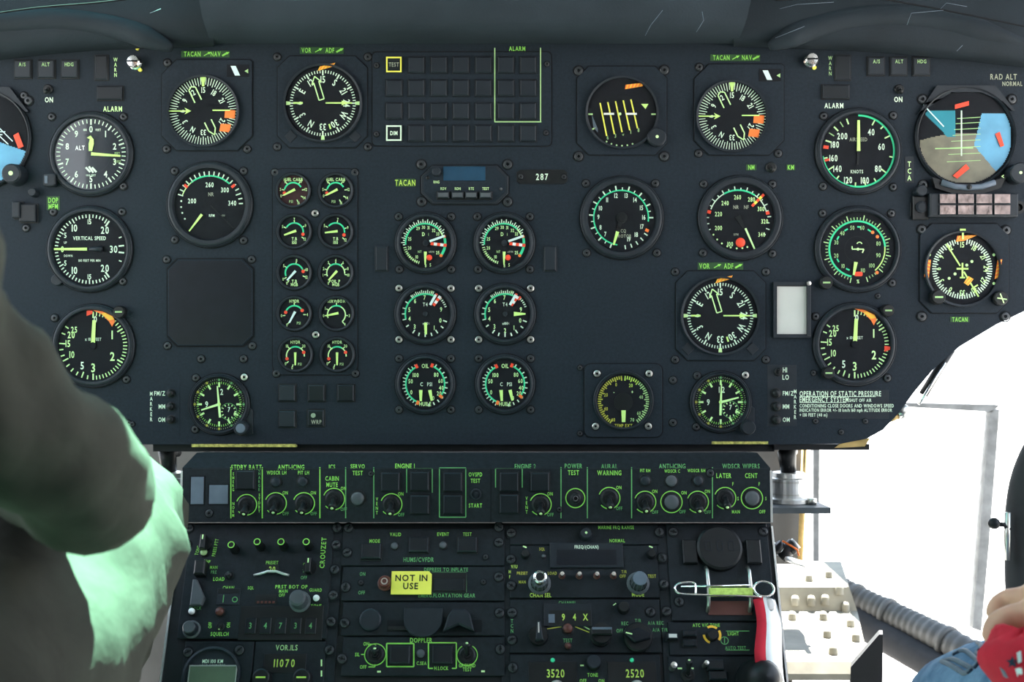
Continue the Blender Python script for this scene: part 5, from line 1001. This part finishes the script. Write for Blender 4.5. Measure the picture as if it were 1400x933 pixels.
toggle(T, 940, 924, 12, False, None, tip='lume', ln=30); button(T, 976, 912, 22, 14, 'tile_dark', 12); button(T, 980, 926, 24, 12, 'tile_dark', 10); T.line(926, 915, 932, 915, 'lume', 2.4); T.line(944, 915, 948, 915, 'lume', 2.4); b = MB(); x, y = T.L(918, 915); b.lathe([(4, T.w), (4, T.w+24), (0, T.w+25)], x, y, 12, 'steel'); T.part(b, 'post'); b = MB(); x, y = T.L(962, 912); b.lathe([(3, T.w), (3, T.w+24), (0, T.w+25)], x, y, 12, 'steel'); T.part(b, 'post'); T.done()

# ------------------------------------------------------------------ mounts, window, footwell on the right
def wthing(name, label, cat, loc, group=None):
    o = bpy.data.objects.new(name, None); COL.objects.link(o); o.location = loc; tag(o, label, cat, group); bpy.context.view_layer.update(); return o
def wpart(mb, name, root):
    o = mb.build(name, root, 1); o.matrix_parent_inverse = Matrix.Translation(-root.location); return o
def vlathe(b, prof, c, seg, m, smooth=False): b.lathe([(r, z) for r, z in prof], c.x, c.y, seg, m, smooth)
for px, lab, shelf in ((1078, 'bright metal drum mount on the dark shelf beside the window', True), (231, 'bright metal drum mount beside the olive trouser leg', False)):
    c = W(px, 668, 0.03); k2 = K*1.23/1.2; zt = W(px, 646, 0.03).z; zb = W(px, 686, 0.03).z
    r = wthing('drum_mount', lab, 'mount', (c.x, c.y, zb))
    b = MB(); vlathe(b, [(0.024, zb), (0.024, zb+0.004), (0.0185, zb+0.005), (0.0185, zt-0.006), (0.017, zt-0.005), (0.0165, zt), (0.0, zt)], c, 36, 'alu', False); wpart(b, 'drum', r)
    b = MB(); vlathe(b, [(0.0195, zb+0.008), (0.0195, zb+0.0095)], c, 36, 'steel'); vlathe(b, [(0.0195, zt-0.010), (0.0195, zt-0.008)], c, 36, 'steel'); wpart(b, 'clamp_band', r)
    b = MB(); b.tube([c+Vector((0, 0, zt-c.z)), Vector((c.x-0.002, c.y, zt+0.02)), Vector((c.x+0.004, c.y+0.01, W(px, 616, 0.03).z))], [0.008, 0.010, 0.009], 10, 'black'); wpart(b, 'stud', r)
    if shelf:
        z = zb-0.0005; a = W(1060, 690, -0.012); e = W(1136, 690, -0.012)
        s_ = wthing('mount_shelf', 'dark metal shelf plate carrying the bright drum mount', 'shelf', (a.x, 0.02, z-0.006))
        b = MB(); b.prism([(a.x-0.03, -0.012), (e.x, -0.012), (e.x-0.004, 0.06), (e.x-0.022, 0.09), (a.x-0.03, 0.09)], z-0.006, z, 'grey', 0, None, True); wpart(b, 'plate', s_)
        b = MB(); b.tube([Vector((c.x+0.02, c.y-0.018, z)), Vector((c.x+0.02, c.y-0.018, z+0.006))], 0.005, 8, 'steel'); wpart(b, 'bolt', s_)
# window behind the panel
wn_ = bpy.data.objects.new('window_1', None); COL.objects.link(wn_); wn_.location = W(1240, 700, 0.75); wn_['kind'] = 'structure'; wn_['label'] = 'bright nose window with thin grey frame below the instrument panel'
def bar(pts, y0, y1, m, name):
    b = MB(); n = len(pts); A = [W(*p, y0) for p in pts]; B_ = [p+Vector((0, y1-y0, 0)) for p in A]
    b.add(A+B_, [tuple(range(n)), tuple(reversed(range(n, 2*n)))]+[(i, (i+1) % n, n+(i+1) % n, n+i) for i in range(n)], m); o = b.build(name, wn_, 1); o.matrix_parent_inverse = Matrix.Translation(-wn_.location); return o
bar([(1150, 549), (1150, 557), (1240, 557), (1356, 564), (1366, 556), (1366, 554), (1240, 551)], 0.75, 0.77, 'frame', 'frame_bar')
bar([(1354, 562), (1347, 640), (1340, 730), (1330, 860), (1342, 864), (1353, 740), (1360, 650), (1367, 560)], 0.75, 0.77, 'frame', 'frame_bar')
bar([(1112, 560), (1112, 775), (1120, 775), (1121, 560)], 0.75, 0.77, 'frame', 'frame_bar')
bar([(1120, 560), (1120, 860), (1332, 860), (1354, 562)], 0.757, 0.760, 'pane', 'pane')
b = MB(); b.tube([W(1100, 610, 0.40), W(1097, 700, 0.40), W(1094, 768, 0.40)], 0.004, 8, 'ochre'); r = wthing('conduit_pipe', 'thin ochre pipe running down the bulkhead edge by the window', 'pipe', W(1094, 768, 0.40)); wpart(b, 'pipe', r)
b = MB(); b.tube([W(1098, 690, 0.40), W(1098, 696, 0.40)], 0.007, 8, 'steel'); wpart(b, 'clip', r)
r = wthing('cable_connectors', 'dark cable plugs with pale ends beside the pedestal', 'cable', W(1075, 768, 0.07))
b = MB(); b.tube(spl([W(1040, 730, 0.07), W(1064, 752, 0.07), W(1076, 764, 0.06), W(1100, 772, 0.07)], 16), 0.0035, 8, 'alu'); wpart(b, 'cable', r)
for p, q in (((1066, 762), (1080, 750)), ((1078, 752), (1086, 745)), ((1060, 746), (1066, 752))):
    b = MB(); P_, Q = W(*p, 0.065), W(*q, 0.065); b.tube([P_, Q], 0.008, 10, 'black'); b.tube([Q, Q.lerp(P_, -0.35)], 0.0065, 10, 'white'); wpart(b, 'plug', r)
b = MB(); b.tube([W(1070, 740, 0.055), W(1090, 752, 0.055), W(1092, 760, 0.055)], 0.0012, 6, 'orange'); wpart(b, 'wire', r)
# damper strut and fitting at the panel's lower right edge
r = wthing('damper_strut', 'black strut with bright rod slanting down from the panel edge', 'strut', W(1258, 548, 0.03))
b = MB(); b.tube([W(1300, 478, 0.03), W(1262, 540, 0.03)], 0.0048, 12, 'black'); wpart(b, 'cylinder', r); b = MB(); b.tube([W(1292, 496, 0.026), W(1256, 553, 0.026)], 0.0018, 8, 'chrome'); wpart(b, 'rod', r)
r = wthing('hose_fitting', 'small brass-and-steel fitting poking out below the panel edge', 'fitting', W(1225, 566, 0.02))
b = MB(); b.tube([W(1215, 570, 0.02), W(1226, 566, 0.02)], 0.006, 12, 'ochre'); wpart(b, 'sleeve', r); b = MB(); b.tube([W(1226, 566, 0.02), W(1236, 561, 0.02), W(1242, 559, 0.02)], [0.0075, 0.0075, 0.004], 12, 'steel'); wpart(b, 'nut', r)
# pedal plate
PR = [(768, 0.66), (799, 0.52), (803, 0.515), (836, 0.505), (840, 0.495), (905, 0.27), (922, 0.263)]
XR = [1150, 1160, 1161, 1172, 1173, 1187, 1190]
r = wthing('foot_plate', 'sunlit cream foot plate with rows of raised studs', 'foot plate', W(1120, 922, 0.27))
def prow(i, dz=0): return [W(1058+(XR[i]-1058)*j/4, PR[i][0], PR[i][1])+Vector((0, 0, dz)) for j in range(5)]
def plate_at(px, py):
    sl = (py-466.5)*K/D
    for i in range(len(PR)-1):
        A = W(px, *PR[i]); B_ = W(px, *PR[i+1])
        if PR[i][0] <= py <= PR[i+1][0]:
            fa = A.z-(ZC-sl*(D+A.y)); fb = B_.z-(ZC-sl*(D+B_.y)); t = fa/(fa-fb) if abs(fa-fb) > 1e-9 else 0.5; q = A.lerp(B_, t); return W(px, py, q.y)
b = MB(); n = len(PR); vs_ = [p for i in range(n) for p in prow(i)]+[p for i in range(n) for p in prow(i, -0.008)]
fs = [(i*5+j, (i+1)*5+j, (i+1)*5+j+1, i*5+j+1) for i in range(n-1) for j in range(4)]
b.add(vs_, fs+[tuple(5*n+q for q in reversed(f)) for f in fs]+[(i*5+4, (i+1)*5+4, 5*n+(i+1)*5+4, 5*n+i*5+4) for i in range(n-1)]+[((n-1)*5+j, 5*n+(n-1)*5+j, 5*n+(n-1)*5+j+1, (n-1)*5+j+1) for j in range(4)], 'pedal'); wpart(b, 'plate', r)
for px, py in ((1087, 826), (1109, 826), (1128, 825), (1147.6, 811), (1156, 835), (1106, 795), (1133, 790), (1083, 848), (1125.5, 848), (1162.7, 857), (1131, 872), (1170, 877), (1139, 895)):
    p = plate_at(px, py); b = MB(); b.lathe([(0.0062, p.z-0.002), (0.0058, p.z+0.008), (0.0040, p.z+0.0115), (0, p.z+0.0125)], p.x, p.y, 12, 'pedal', True); wpart(b, 'stud', r)
for px in (1075, 1170): p = W(px, 922, 0.30); b = MB(); b.tube([Vector((p.x, 0.30, 0)), Vector((p.x, 0.30, W(px, 922, 0.27).z-0.004))], 0.008, 8, 'bulkhead'); wpart(b, 'support', r)
# bracket
r = wthing('black_bracket', 'black triangular bracket standing in front of the foot plate', 'bracket', W(1185, 960, 0.12))
b = MB(); A = [W(*p, 0.12) for p in ((1163, 913), (1162, 990), (1206, 990), (1207, 868), (1202, 868))]; B_ = [p+Vector((0.006, 0.02, 0)) for p in A]; b.add(A+B_, [(0, 1, 2, 3, 4), (9, 8, 7, 6, 5)]+[(i, 5+i, 5+(i+1) % 5, (i+1) % 5) for i in range(5)], 'black'); wpart(b, 'web', r)
b = MB(); x0 = min(p.x for p in A); b.add([Vector((x0-0.01, 0.10, 0)), Vector((x0+0.05, 0.10, 0)), Vector((x0+0.05, 0.16, 0)), Vector((x0-0.01, 0.16, 0)), *[Vector((p.x, p.y, A[1].z)) for p in (Vector((x0, 0.115, 0)), Vector((x0+0.035, 0.115, 0)), Vector((x0+0.035, 0.145, 0)), Vector((x0, 0.145, 0)))]], [(0, 1, 5, 4), (1, 2, 6, 5), (2, 3, 7, 6), (3, 0, 4, 7)], 'black'); wpart(b, 'base', r)
# air hose and duct
pts = spl([W(1120, 790, 0.72), W(1170, 818, 0.66), W(1230, 846, 0.60), W(1300, 880, 0.52), W(1400, 935, 0.42), W(1500, 1000, 0.3)], 150)
r = wthing('air_hose', 'grey ribbed air hose running down behind the knee in jeans', 'hose', pts[75])
b = MB(); b.tube(pts, [0.021*(1+0.05*math.sin(i*1.6)) for i in range(151)], 16, 'hose'); wpart(b, 'ribbed_tube', r)
for i in (30, 52, 88): b = MB(); d = (pts[i+1]-pts[i]).normalized(); b.tube([pts[i]-d*0.004, pts[i]+d*0.004], 0.0235, 16, 'hose'); wpart(b, 'clamp_band', r)
pts = [W(1140, 822, 0.68), W(1185, 856, 0.63), W(1240, 888, 0.57), W(1320, 934, 0.48), W(1420, 1004, 0.36)]
r = wthing('lower_duct', 'smooth dark duct lying under the ribbed hose', 'duct', pts[2]); b = MB(); b.tube(spl(pts, 40), 0.024, 14, 'rubber'); wpart(b, 'tube', r)
# padded post with lever
pts = spl([W(1470, 560, -0.1), W(1425, 640, -0.1), W(1411, 700, -0.1), W(1410, 760, -0.1), W(1412, 850, -0.1), W(1415, 1000, -0.1), Vector((0.50, -0.1, 0.0))], 50)
r = wthing('padded_post', 'curved black padded post with a ball-ended lever by the window', 'post', pts[-1])
b = MB(); b.tube(pts, 0.0235, 20, 'rubber'); wpart(b, 'padding', r)
A = W(1378, 701, -0.115); B_ = W(1377, 766, -0.115); b = MB(); b.tube([A, B_], 0.0028, 8, 'steel'); wpart(b, 'strip', r)
b = MB(); q = W(1359, 716, -0.115); b.tube([W(1380, 724, -0.115), W(1373, 718, -0.115), q], [0.0028, 0.0022, 0.0022], 8, 'black'); b.tube([q+Vector((0.0055*math.cos(R(a)), 0, 0)) for a in range(0, 181, 20)], [max(0.0004, 0.0055*math.sin(R(a))) for a in range(0, 181, 20)], 12, 'black'); wpart(b, 'lever', r)
# ribbon
r = wthing('warning_ribbon', 'red and white ribbon hanging from the pull ring', 'ribbon', W(1050, 930, -0.09))
rowsr = []
for i in range(14):
    t = i/13; py = 820+t*150; y = -0.072-0.075*t; xl = 1030+10*t+3*math.sin(t*9); xr = 1062+16*t+2*math.sin(t*7)
    L_ = W(xl, py, y+0.004*math.sin(t*11)); R_ = W(xr, py, y+0.02); M_ = L_.lerp(R_, 0.36)+Vector((0, -0.004, 0.003)); rowsr.append((L_, M_, R_))
b = MB(); vs_ = [p for q in rowsr for p in q]; b.add(vs_, [(i*3, i*3+3, i*3+4, i*3+1) for i in range(13)], 'redcloth', True); b.add(vs_, [(i*3+1, i*3+4, i*3+5, i*3+2) for i in range(13)], 'white', True)
o = wpart(b, 'strip', r); o.modifiers.new('Solidify', 'SOLIDIFY').thickness = 0.0012

# ------------------------------------------------------------------ people
def skin(name, joints, edges, parent, mat_fn, mats, sub=2, wr=0.0, wscale=0.05, root=0):
    me = bpy.data.meshes.new(name); names = list(joints); idx = {n: i for i, n in enumerate(names)}
    me.from_pydata([joints[n][0] for n in names], [(idx[a], idx[b_]) for a, b_ in edges], []); o = bpy.data.objects.new(name, me); COL.objects.link(o)
    sk = o.modifiers.new('Skin', 'SKIN'); sk.use_smooth_shade = True; lay = me.skin_vertices[0].data
    for n in names:
        rr = joints[n][1]; lay[idx[n]].radius = rr if isinstance(rr, tuple) else (rr, rr); lay[idx[n]].use_root = (idx[n] == root)
    ss = o.modifiers.new('Sub', 'SUBSURF'); ss.levels = sub; ss.render_levels = sub
    if wr:
        tx = bpy.data.textures.new(name, 'CLOUDS'); tx.noise_scale = wscale; tx.noise_depth = 2
        ds = o.modifiers.new('Wrinkles', 'DISPLACE'); ds.texture = tx; ds.strength = wr; ds.texture_coords = 'GLOBAL'; ds.mid_level = 0.5
    dg = bpy.context.evaluated_depsgraph_get(); dg.update(); nm = bpy.data.meshes.new_from_object(o.evaluated_get(dg)); bpy.data.objects.remove(o)
    nm.materials.clear()
    for m in mats: nm.materials.append(MATS[m])
    for p in nm.polygons: p.material_index = mat_fn(p.center); p.use_smooth = True
    o = bpy.data.objects.new(name, nm); COL.objects.link(o)
    if parent: o.parent = parent; o.matrix_parent_inverse = Matrix.Translation(-parent.location)
    return o
def V3(*a): return Vector(a)
pil = wthing('person', 'person in dark green flight suit seated on the left, sleeve and knee showing', 'person', (-0.47, -0.86, 0.36))
J = {'pelvis': (V3(-0.47, -0.86, 0.46), 0.13), 'belly': (V3(-0.47, -0.88, 0.62), 0.125), 'chest': (V3(-0.47, -0.92, 0.80), 0.135), 'neck0': (V3(-0.47, -0.93, 0.94), 0.06), 'neck': (V3(-0.47, -0.92, 1.0), 0.05), 'head0': (V3(-0.47, -0.90, 1.06), (0.075, 0.085)), 'head': (V3(-0.47, -0.89, 1.15), (0.08, 0.095)), 'crown': (V3(-0.47, -0.90, 1.22), (0.05, 0.06)),
     'rsh': (V3(-0.31, -0.90, 0.87), 0.070), 'ruarm': (V3(-0.264, -0.75, 0.775), 0.057), 'rua2': (V3(-0.268, -0.665, 0.705), 0.044), 'relb': (V3(-0.214, -0.582, 0.637), 0.037), 'rfore': (V3(-0.31, -0.49, 0.660), 0.036), 'rwr': (V3(-0.385, -0.34, 0.65), 0.030), 'rhand': (V3(-0.43, -0.28, 0.66), (0.035, 0.022)),
     'lsh': (V3(-0.65, -0.92, 0.87), 0.070), 'luarm': (V3(-0.69, -0.86, 0.74), 0.055), 'lelb': (V3(-0.70, -0.78, 0.62), 0.048), 'lwr': (V3(-0.72, -0.55, 0.52), 0.030), 'lhand': (V3(-0.72, -0.46, 0.51), (0.035, 0.022)),
     'rhip': (V3(-0.36, -0.80, 0.47), 0.095), 'rth': (V3(-0.298, -0.50, 0.535), 0.086), 'rkn0': (V3(-0.318, -0.30, 0.582), 0.072), 'rkn': (V3(-0.340, -0.21, 0.575), 0.062), 'rcalf': (V3(-0.400, -0.13, 0.40), 0.056), 'rank': (V3(-0.42, -0.02, 0.12), 0.042), 'rheel': (V3(-0.42, -0.02, 0.06), 0.045), 'rtoe': (V3(-0.42, 0.14, 0.04), (0.04, 0.035)),
     'lhip': (V3(-0.58, -0.80, 0.47), 0.095), 'lth': (V3(-0.63, -0.5, 0.52), 0.085), 'lkn': (V3(-0.64, -0.2, 0.56), 0.065), 'lcalf': (V3(-0.63, -0.12, 0.40), 0.056), 'lank': (V3(-0.62, -0.02, 0.12), 0.042), 'lheel': (V3(-0.62, -0.02, 0.06), 0.045), 'ltoe': (V3(-0.62, 0.14, 0.04), (0.04, 0.035))}
E = [('pelvis', 'belly'), ('belly', 'chest'), ('chest', 'neck0'), ('neck0', 'neck'), ('neck', 'head0'), ('head0', 'head'), ('head', 'crown'), ('chest', 'rsh'), ('rsh', 'ruarm'), ('ruarm', 'rua2'), ('rua2', 'relb'), ('relb', 'rfore'), ('rfore', 'rwr'), ('rwr', 'rhand'), ('chest', 'lsh'), ('lsh', 'luarm'), ('luarm', 'lelb'), ('lelb', 'lwr'), ('lwr', 'lhand'), ('pelvis', 'rhip'), ('rhip', 'rth'), ('rth', 'rkn0'), ('rkn0', 'rkn'), ('rkn', 'rcalf'), ('rcalf', 'rank'), ('rank', 'rheel'), ('rheel', 'rtoe'), ('pelvis', 'lhip'), ('lhip', 'lth'), ('lth', 'lkn'), ('lkn', 'lcalf'), ('lcalf', 'lank'), ('lank', 'lheel'), ('lheel', 'ltoe')]
def pm(c):
    if c.z > 0.985: return 2 if (c.z > 1.17 or c.y < -0.95) else 1
    if c.z < 0.13: return 3
    if c.x < -0.40 and c.y > -0.34 and c.z > 0.6 and c.x > -0.5: return 1
    return 0
skin('body', J, E, pil, pm, ['suit', 'skin', 'hair', 'black'], 3, 0.028, 0.055)

pas = wthing('person', 'person in printed blue jeans on the right, hand resting on the thigh', 'person', (0.50, -0.84, 0.34))
J2 = {'pelvis': (V3(0.50, -0.84, 0.44), 0.12), 'belly': (V3(0.51, -0.86, 0.58), 0.11), 'chest': (V3(0.52, -0.88, 0.72), 0.12), 'neck': (V3(0.52, -0.88, 0.88), 0.045), 'head0': (V3(0.52, -0.86, 0.95), (0.07, 0.08)), 'head': (V3(0.52, -0.85, 1.03), (0.075, 0.09)), 'crown': (V3(0.52, -0.86, 1.10), (0.045, 0.055)),
      'lsh': (V3(0.40, -0.86, 0.78), 0.055), 'lelb': (V3(0.47, -0.66, 0.62), 0.040), 'lfor': (V3(0.44, -0.54, 0.60), 0.034), 'lwr': (V3(0.405, -0.46, 0.582), (0.026, 0.022)), 'lpalm': (V3(0.380, -0.425, 0.570), (0.030, 0.016)),
      'rsh': (V3(0.66, -0.87, 0.78), 0.055), 'relb': (V3(0.70, -0.72, 0.62), 0.040), 'rwr': (V3(0.62, -0.5, 0.58), 0.026), 'rpalm': (V3(0.59, -0.44, 0.57), (0.03, 0.016)),
      'lhip': (V3(0.455, -0.78, 0.455), 0.09), 'lth': (V3(0.400, -0.47, 0.462), 0.078), 'lkn0': (V3(0.375, -0.33, 0.438), 0.070), 'lkn': (V3(0.362, -0.265, 0.420), 0.060), 'lcalf': (V3(0.37, -0.22, 0.28), 0.055), 'lank': (V3(0.38, -0.12, 0.10), 0.04), 'lheel': (V3(0.38, -0.12, 0.05), 0.04), 'ltoe': (V3(0.38, 0.04, 0.035), (0.04, 0.03)),
      'rhip': (V3(0.58, -0.78, 0.455), 0.09), 'rth': (V3(0.64, -0.47, 0.462), 0.078), 'rkn': (V3(0.66, -0.26, 0.43), 0.06), 'rcalf': (V3(0.66, -0.22, 0.28), 0.055), 'rank': (V3(0.66, -0.12, 0.10), 0.04), 'rheel': (V3(0.66, -0.12, 0.05), 0.04), 'rtoe': (V3(0.66, 0.04, 0.035), (0.04, 0.03))}
E2 = [('pelvis', 'belly'), ('belly', 'chest'), ('chest', 'neck'), ('neck', 'head0'), ('head0', 'head'), ('head', 'crown'), ('chest', 'lsh'), ('lsh', 'lelb'), ('lelb', 'lfor'), ('lfor', 'lwr'), ('lwr', 'lpalm'), ('chest', 'rsh'), ('rsh', 'relb'), ('relb', 'rwr'), ('rwr', 'rpalm'), ('pelvis', 'lhip'), ('lhip', 'lth'), ('lth', 'lkn0'), ('lkn0', 'lkn'), ('lkn', 'lcalf'), ('lcalf', 'lank'), ('lank', 'lheel'), ('lheel', 'ltoe'), ('pelvis', 'rhip'), ('rhip', 'rth'), ('rth', 'rkn'), ('rkn', 'rcalf'), ('rcalf', 'rank'), ('rank', 'rheel'), ('rheel', 'rtoe')]
# fingers: knuckle, middle joint, tip; they close over the red cloth
for n, kn, mj, dj, tp, rr in (('i', W(1402, 822, -0.385), W(1374, 817, -0.375), W(1360, 832, -0.375), W(1358, 850, -0.38), 0.0085), ('m', W(1404, 845, -0.42), W(1378, 843, -0.415), W(1359, 862, -0.415), W(1354, 884, -0.418), 0.0088), ('r', W(1420, 868, -0.44), W(1410, 880, -0.44), W(1400, 900, -0.438), W(1398, 916, -0.438), 0.0082), ('p', W(1436, 890, -0.455), W(1428, 902, -0.455), W(1420, 918, -0.453), W(1418, 930, -0.453), 0.0072)):
    J2[n+'k'] = (kn, rr*1.12); J2[n+'m'] = (mj, rr*1.06); J2[n+'d'] = (dj, rr); J2[n+'t'] = (tp, rr*0.8); E2 += [('lpalm', n+'k'), (n+'k', n+'m'), (n+'m', n+'d'), (n+'d', n+'t')]
J2['th0'] = (V3(0.385, -0.47, 0.556), 0.011); J2['th1'] = (V3(0.366, -0.485, 0.540), 0.0095); J2['th2'] = (V3(0.352, -0.488, 0.527), 0.0075); E2 += [('lwr', 'th0'), ('th0', 'th1'), ('th1', 'th2')]
for k_, dx in enumerate((-0.022, -0.008, 0.006, 0.018)):
    a0 = V3(0.59+dx, -0.42, 0.566); J2['q%da' % k_] = (a0, 0.0085); J2['q%db' % k_] = (a0+V3(-0.004, 0.04, -0.006), 0.008); J2['q%dc' % k_] = (a0+V3(-0.006, 0.066, -0.024), 0.006); E2 += [('rpalm', 'q%da' % k_), ('q%da' % k_, 'q%db' % k_), ('q%db' % k_, 'q%dc' % k_)]
def pm2(c):
    if c.z > 0.84: return 3 if (c.z > 1.05 or c.y < -0.91) else 0
    if c.z < 0.09: return 4
    if c.y > -0.52 and c.z > 0.5 and (c-V3(0.36, -0.42, 0.55)).length < 0.14:
        a = V3(0.455, -0.78, 0.455); b_ = V3(0.362, -0.265, 0.420); t = (c-a).dot(b_-a)/(b_-a).length_squared; d = (c-(a+(b_-a)*t)).length
        return 0 if (d > 0.088 or any((c-J2[k][0]).length < 0.013 for k in J2 if len(k) <= 3 and k[0] in 'imrp' or k.startswith('th'))) else 1
    if c.y > -0.66 and c.z > 0.555: return 0
    if c.z > 0.54: return 2
    return 1
body2 = skin('body', J2, E2, pas, pm2, ['skin', 'denim', 'shirt', 'hair', 'white'], 3, 0.004, 0.03)
# printed swirls on the jeans, laid on the cloth
from mathutils.bvhtree import BVHTree
bv = BVHTree.FromPolygons([tuple(v.co) for v in body2.data.vertices], [tuple(p.vertices) for p in body2.data.polygons])
def drape(px, py, off):
    d = ray(px, py).normalized(); h = bv.ray_cast(CAM, d)
    return (h[0]-d*off) if h[0] is not None else None
b = MB()
for stroke in ([(1290, 905), (1302, 902), (1316, 908), (1328, 916), (1318, 921), (1308, 914)], [(1304, 896), (1318, 890), (1330, 898), (1338, 906), (1332, 914)], [(1318, 880), (1330, 876), (1342, 884), (1336, 894), (1346, 902)], [(1288, 905), (1300, 910), (1312, 918)]):
    for wd, m, off in ((0.0021, 'grey_tile', 0.0004), (0.0014, 'denimdark', 0.0014)):
        pts = [drape(p.x, p.y, off) for p in spl([Vector((x, y, 0)) for x, y in stroke], 24)]
        pts = [p for p in pts if p is not None]
        if len(pts) > 2: b.tube(pts, wd, 6, m)
if b.V: wpart(b, 'trouser_print', pas)
# red patterned cloth under the hand
r = wthing('red_cloth', 'red cloth with dark star held under the hand on the jeans', 'cloth', W(1392, 915, -0.45))
c0 = W(1398, 912, -0.462); b = MB(); n1, n2 = 14, 20; vs_ = []
for i in range(n1+1):
    th = math.pi*i/n1
    for j in range(n2):
        ph = 2*math.pi*j/n2; k_ = 1+0.10*math.sin(3*ph+th*4)+0.06*math.sin(7*ph); vs_.append(c0+Vector((0.021*math.sin(th)*math.cos(ph)*k_, 0.045*math.sin(th)*math.sin(ph)*k_, 0.022*math.cos(th)*k_)))
b.add(vs_, [(i*n2+j, i*n2+(j+1) % n2, (i+1)*n2+(j+1) % n2, (i+1)*n2+j) for i in range(n1) for j in range(n2)], 'redcloth', True); cl = wpart(b, 'bunched_cloth', r)
bv2 = BVHTree.FromPolygons([tuple(v) for v in b.V], b.F)
def on2(px, py):
    d = ray(px, py).normalized(); h = bv2.ray_cast(CAM, d); return h[0]-d*0.0008 if h[0] is not None else None
st = [on2(1384+(9 if i % 2 == 0 else 4)*math.sin(i*math.pi/5), 906-(9 if i % 2 == 0 else 4)*math.cos(i*math.pi/5)) for i in range(10)]; ce = on2(1384, 906)
if all(p is not None for p in st) and ce is not None: 
    b = MB(); b.add([ce]+st, [(0, 1+i, 1+(i+1) % 10) for i in range(10)], 'denimdark'); wpart(b, 'star_print', r)
for poly, m in (([(1390, 893), (1396, 890), (1397, 905), (1392, 908)], 'bluewhite'), ([(1388, 915), (1397, 912), (1398, 922), (1391, 926)], 'bluewhite'), ([(1366, 912), (1374, 918), (1380, 930), (1372, 926)], 'grey_tile')):
    q = [on2(*p) for p in poly]
    if all(p is not None for p in q): b = MB(); b.add(q, [tuple(range(len(q)))], m); wpart(b, 'print_patch', r)

# ------------------------------------------------------------------ seats under the two people
for sx_, lab in ((-0.47, 'grey pilot seat under the person in the flight suit'), (0.52, 'grey pilot seat under the person in jeans')):
    r = wthing('pilot_seat', lab, 'seat', (sx_, -0.84, 0)); zt = 0.335
    b = MB(); b.prism(rrect(sx_-0.24, sx_+0.24, -1.05, -0.56, 0.05), zt-0.09, zt, 'cabin', 0.02, None, True); wpart(b, 'cushion', r)
    b = MB(); b.box(sx_-0.24, sx_+0.24, -1.16, -1.06, zt-0.06, 0.98, 'cabin', 0.03, None, True); wpart(b, 'backrest', r)
    b = MB(); b.box(sx_-0.18, sx_+0.18, -1.02, -0.62, 0.0, zt-0.09, 'bulkhead'); wpart(b, 'base', r)
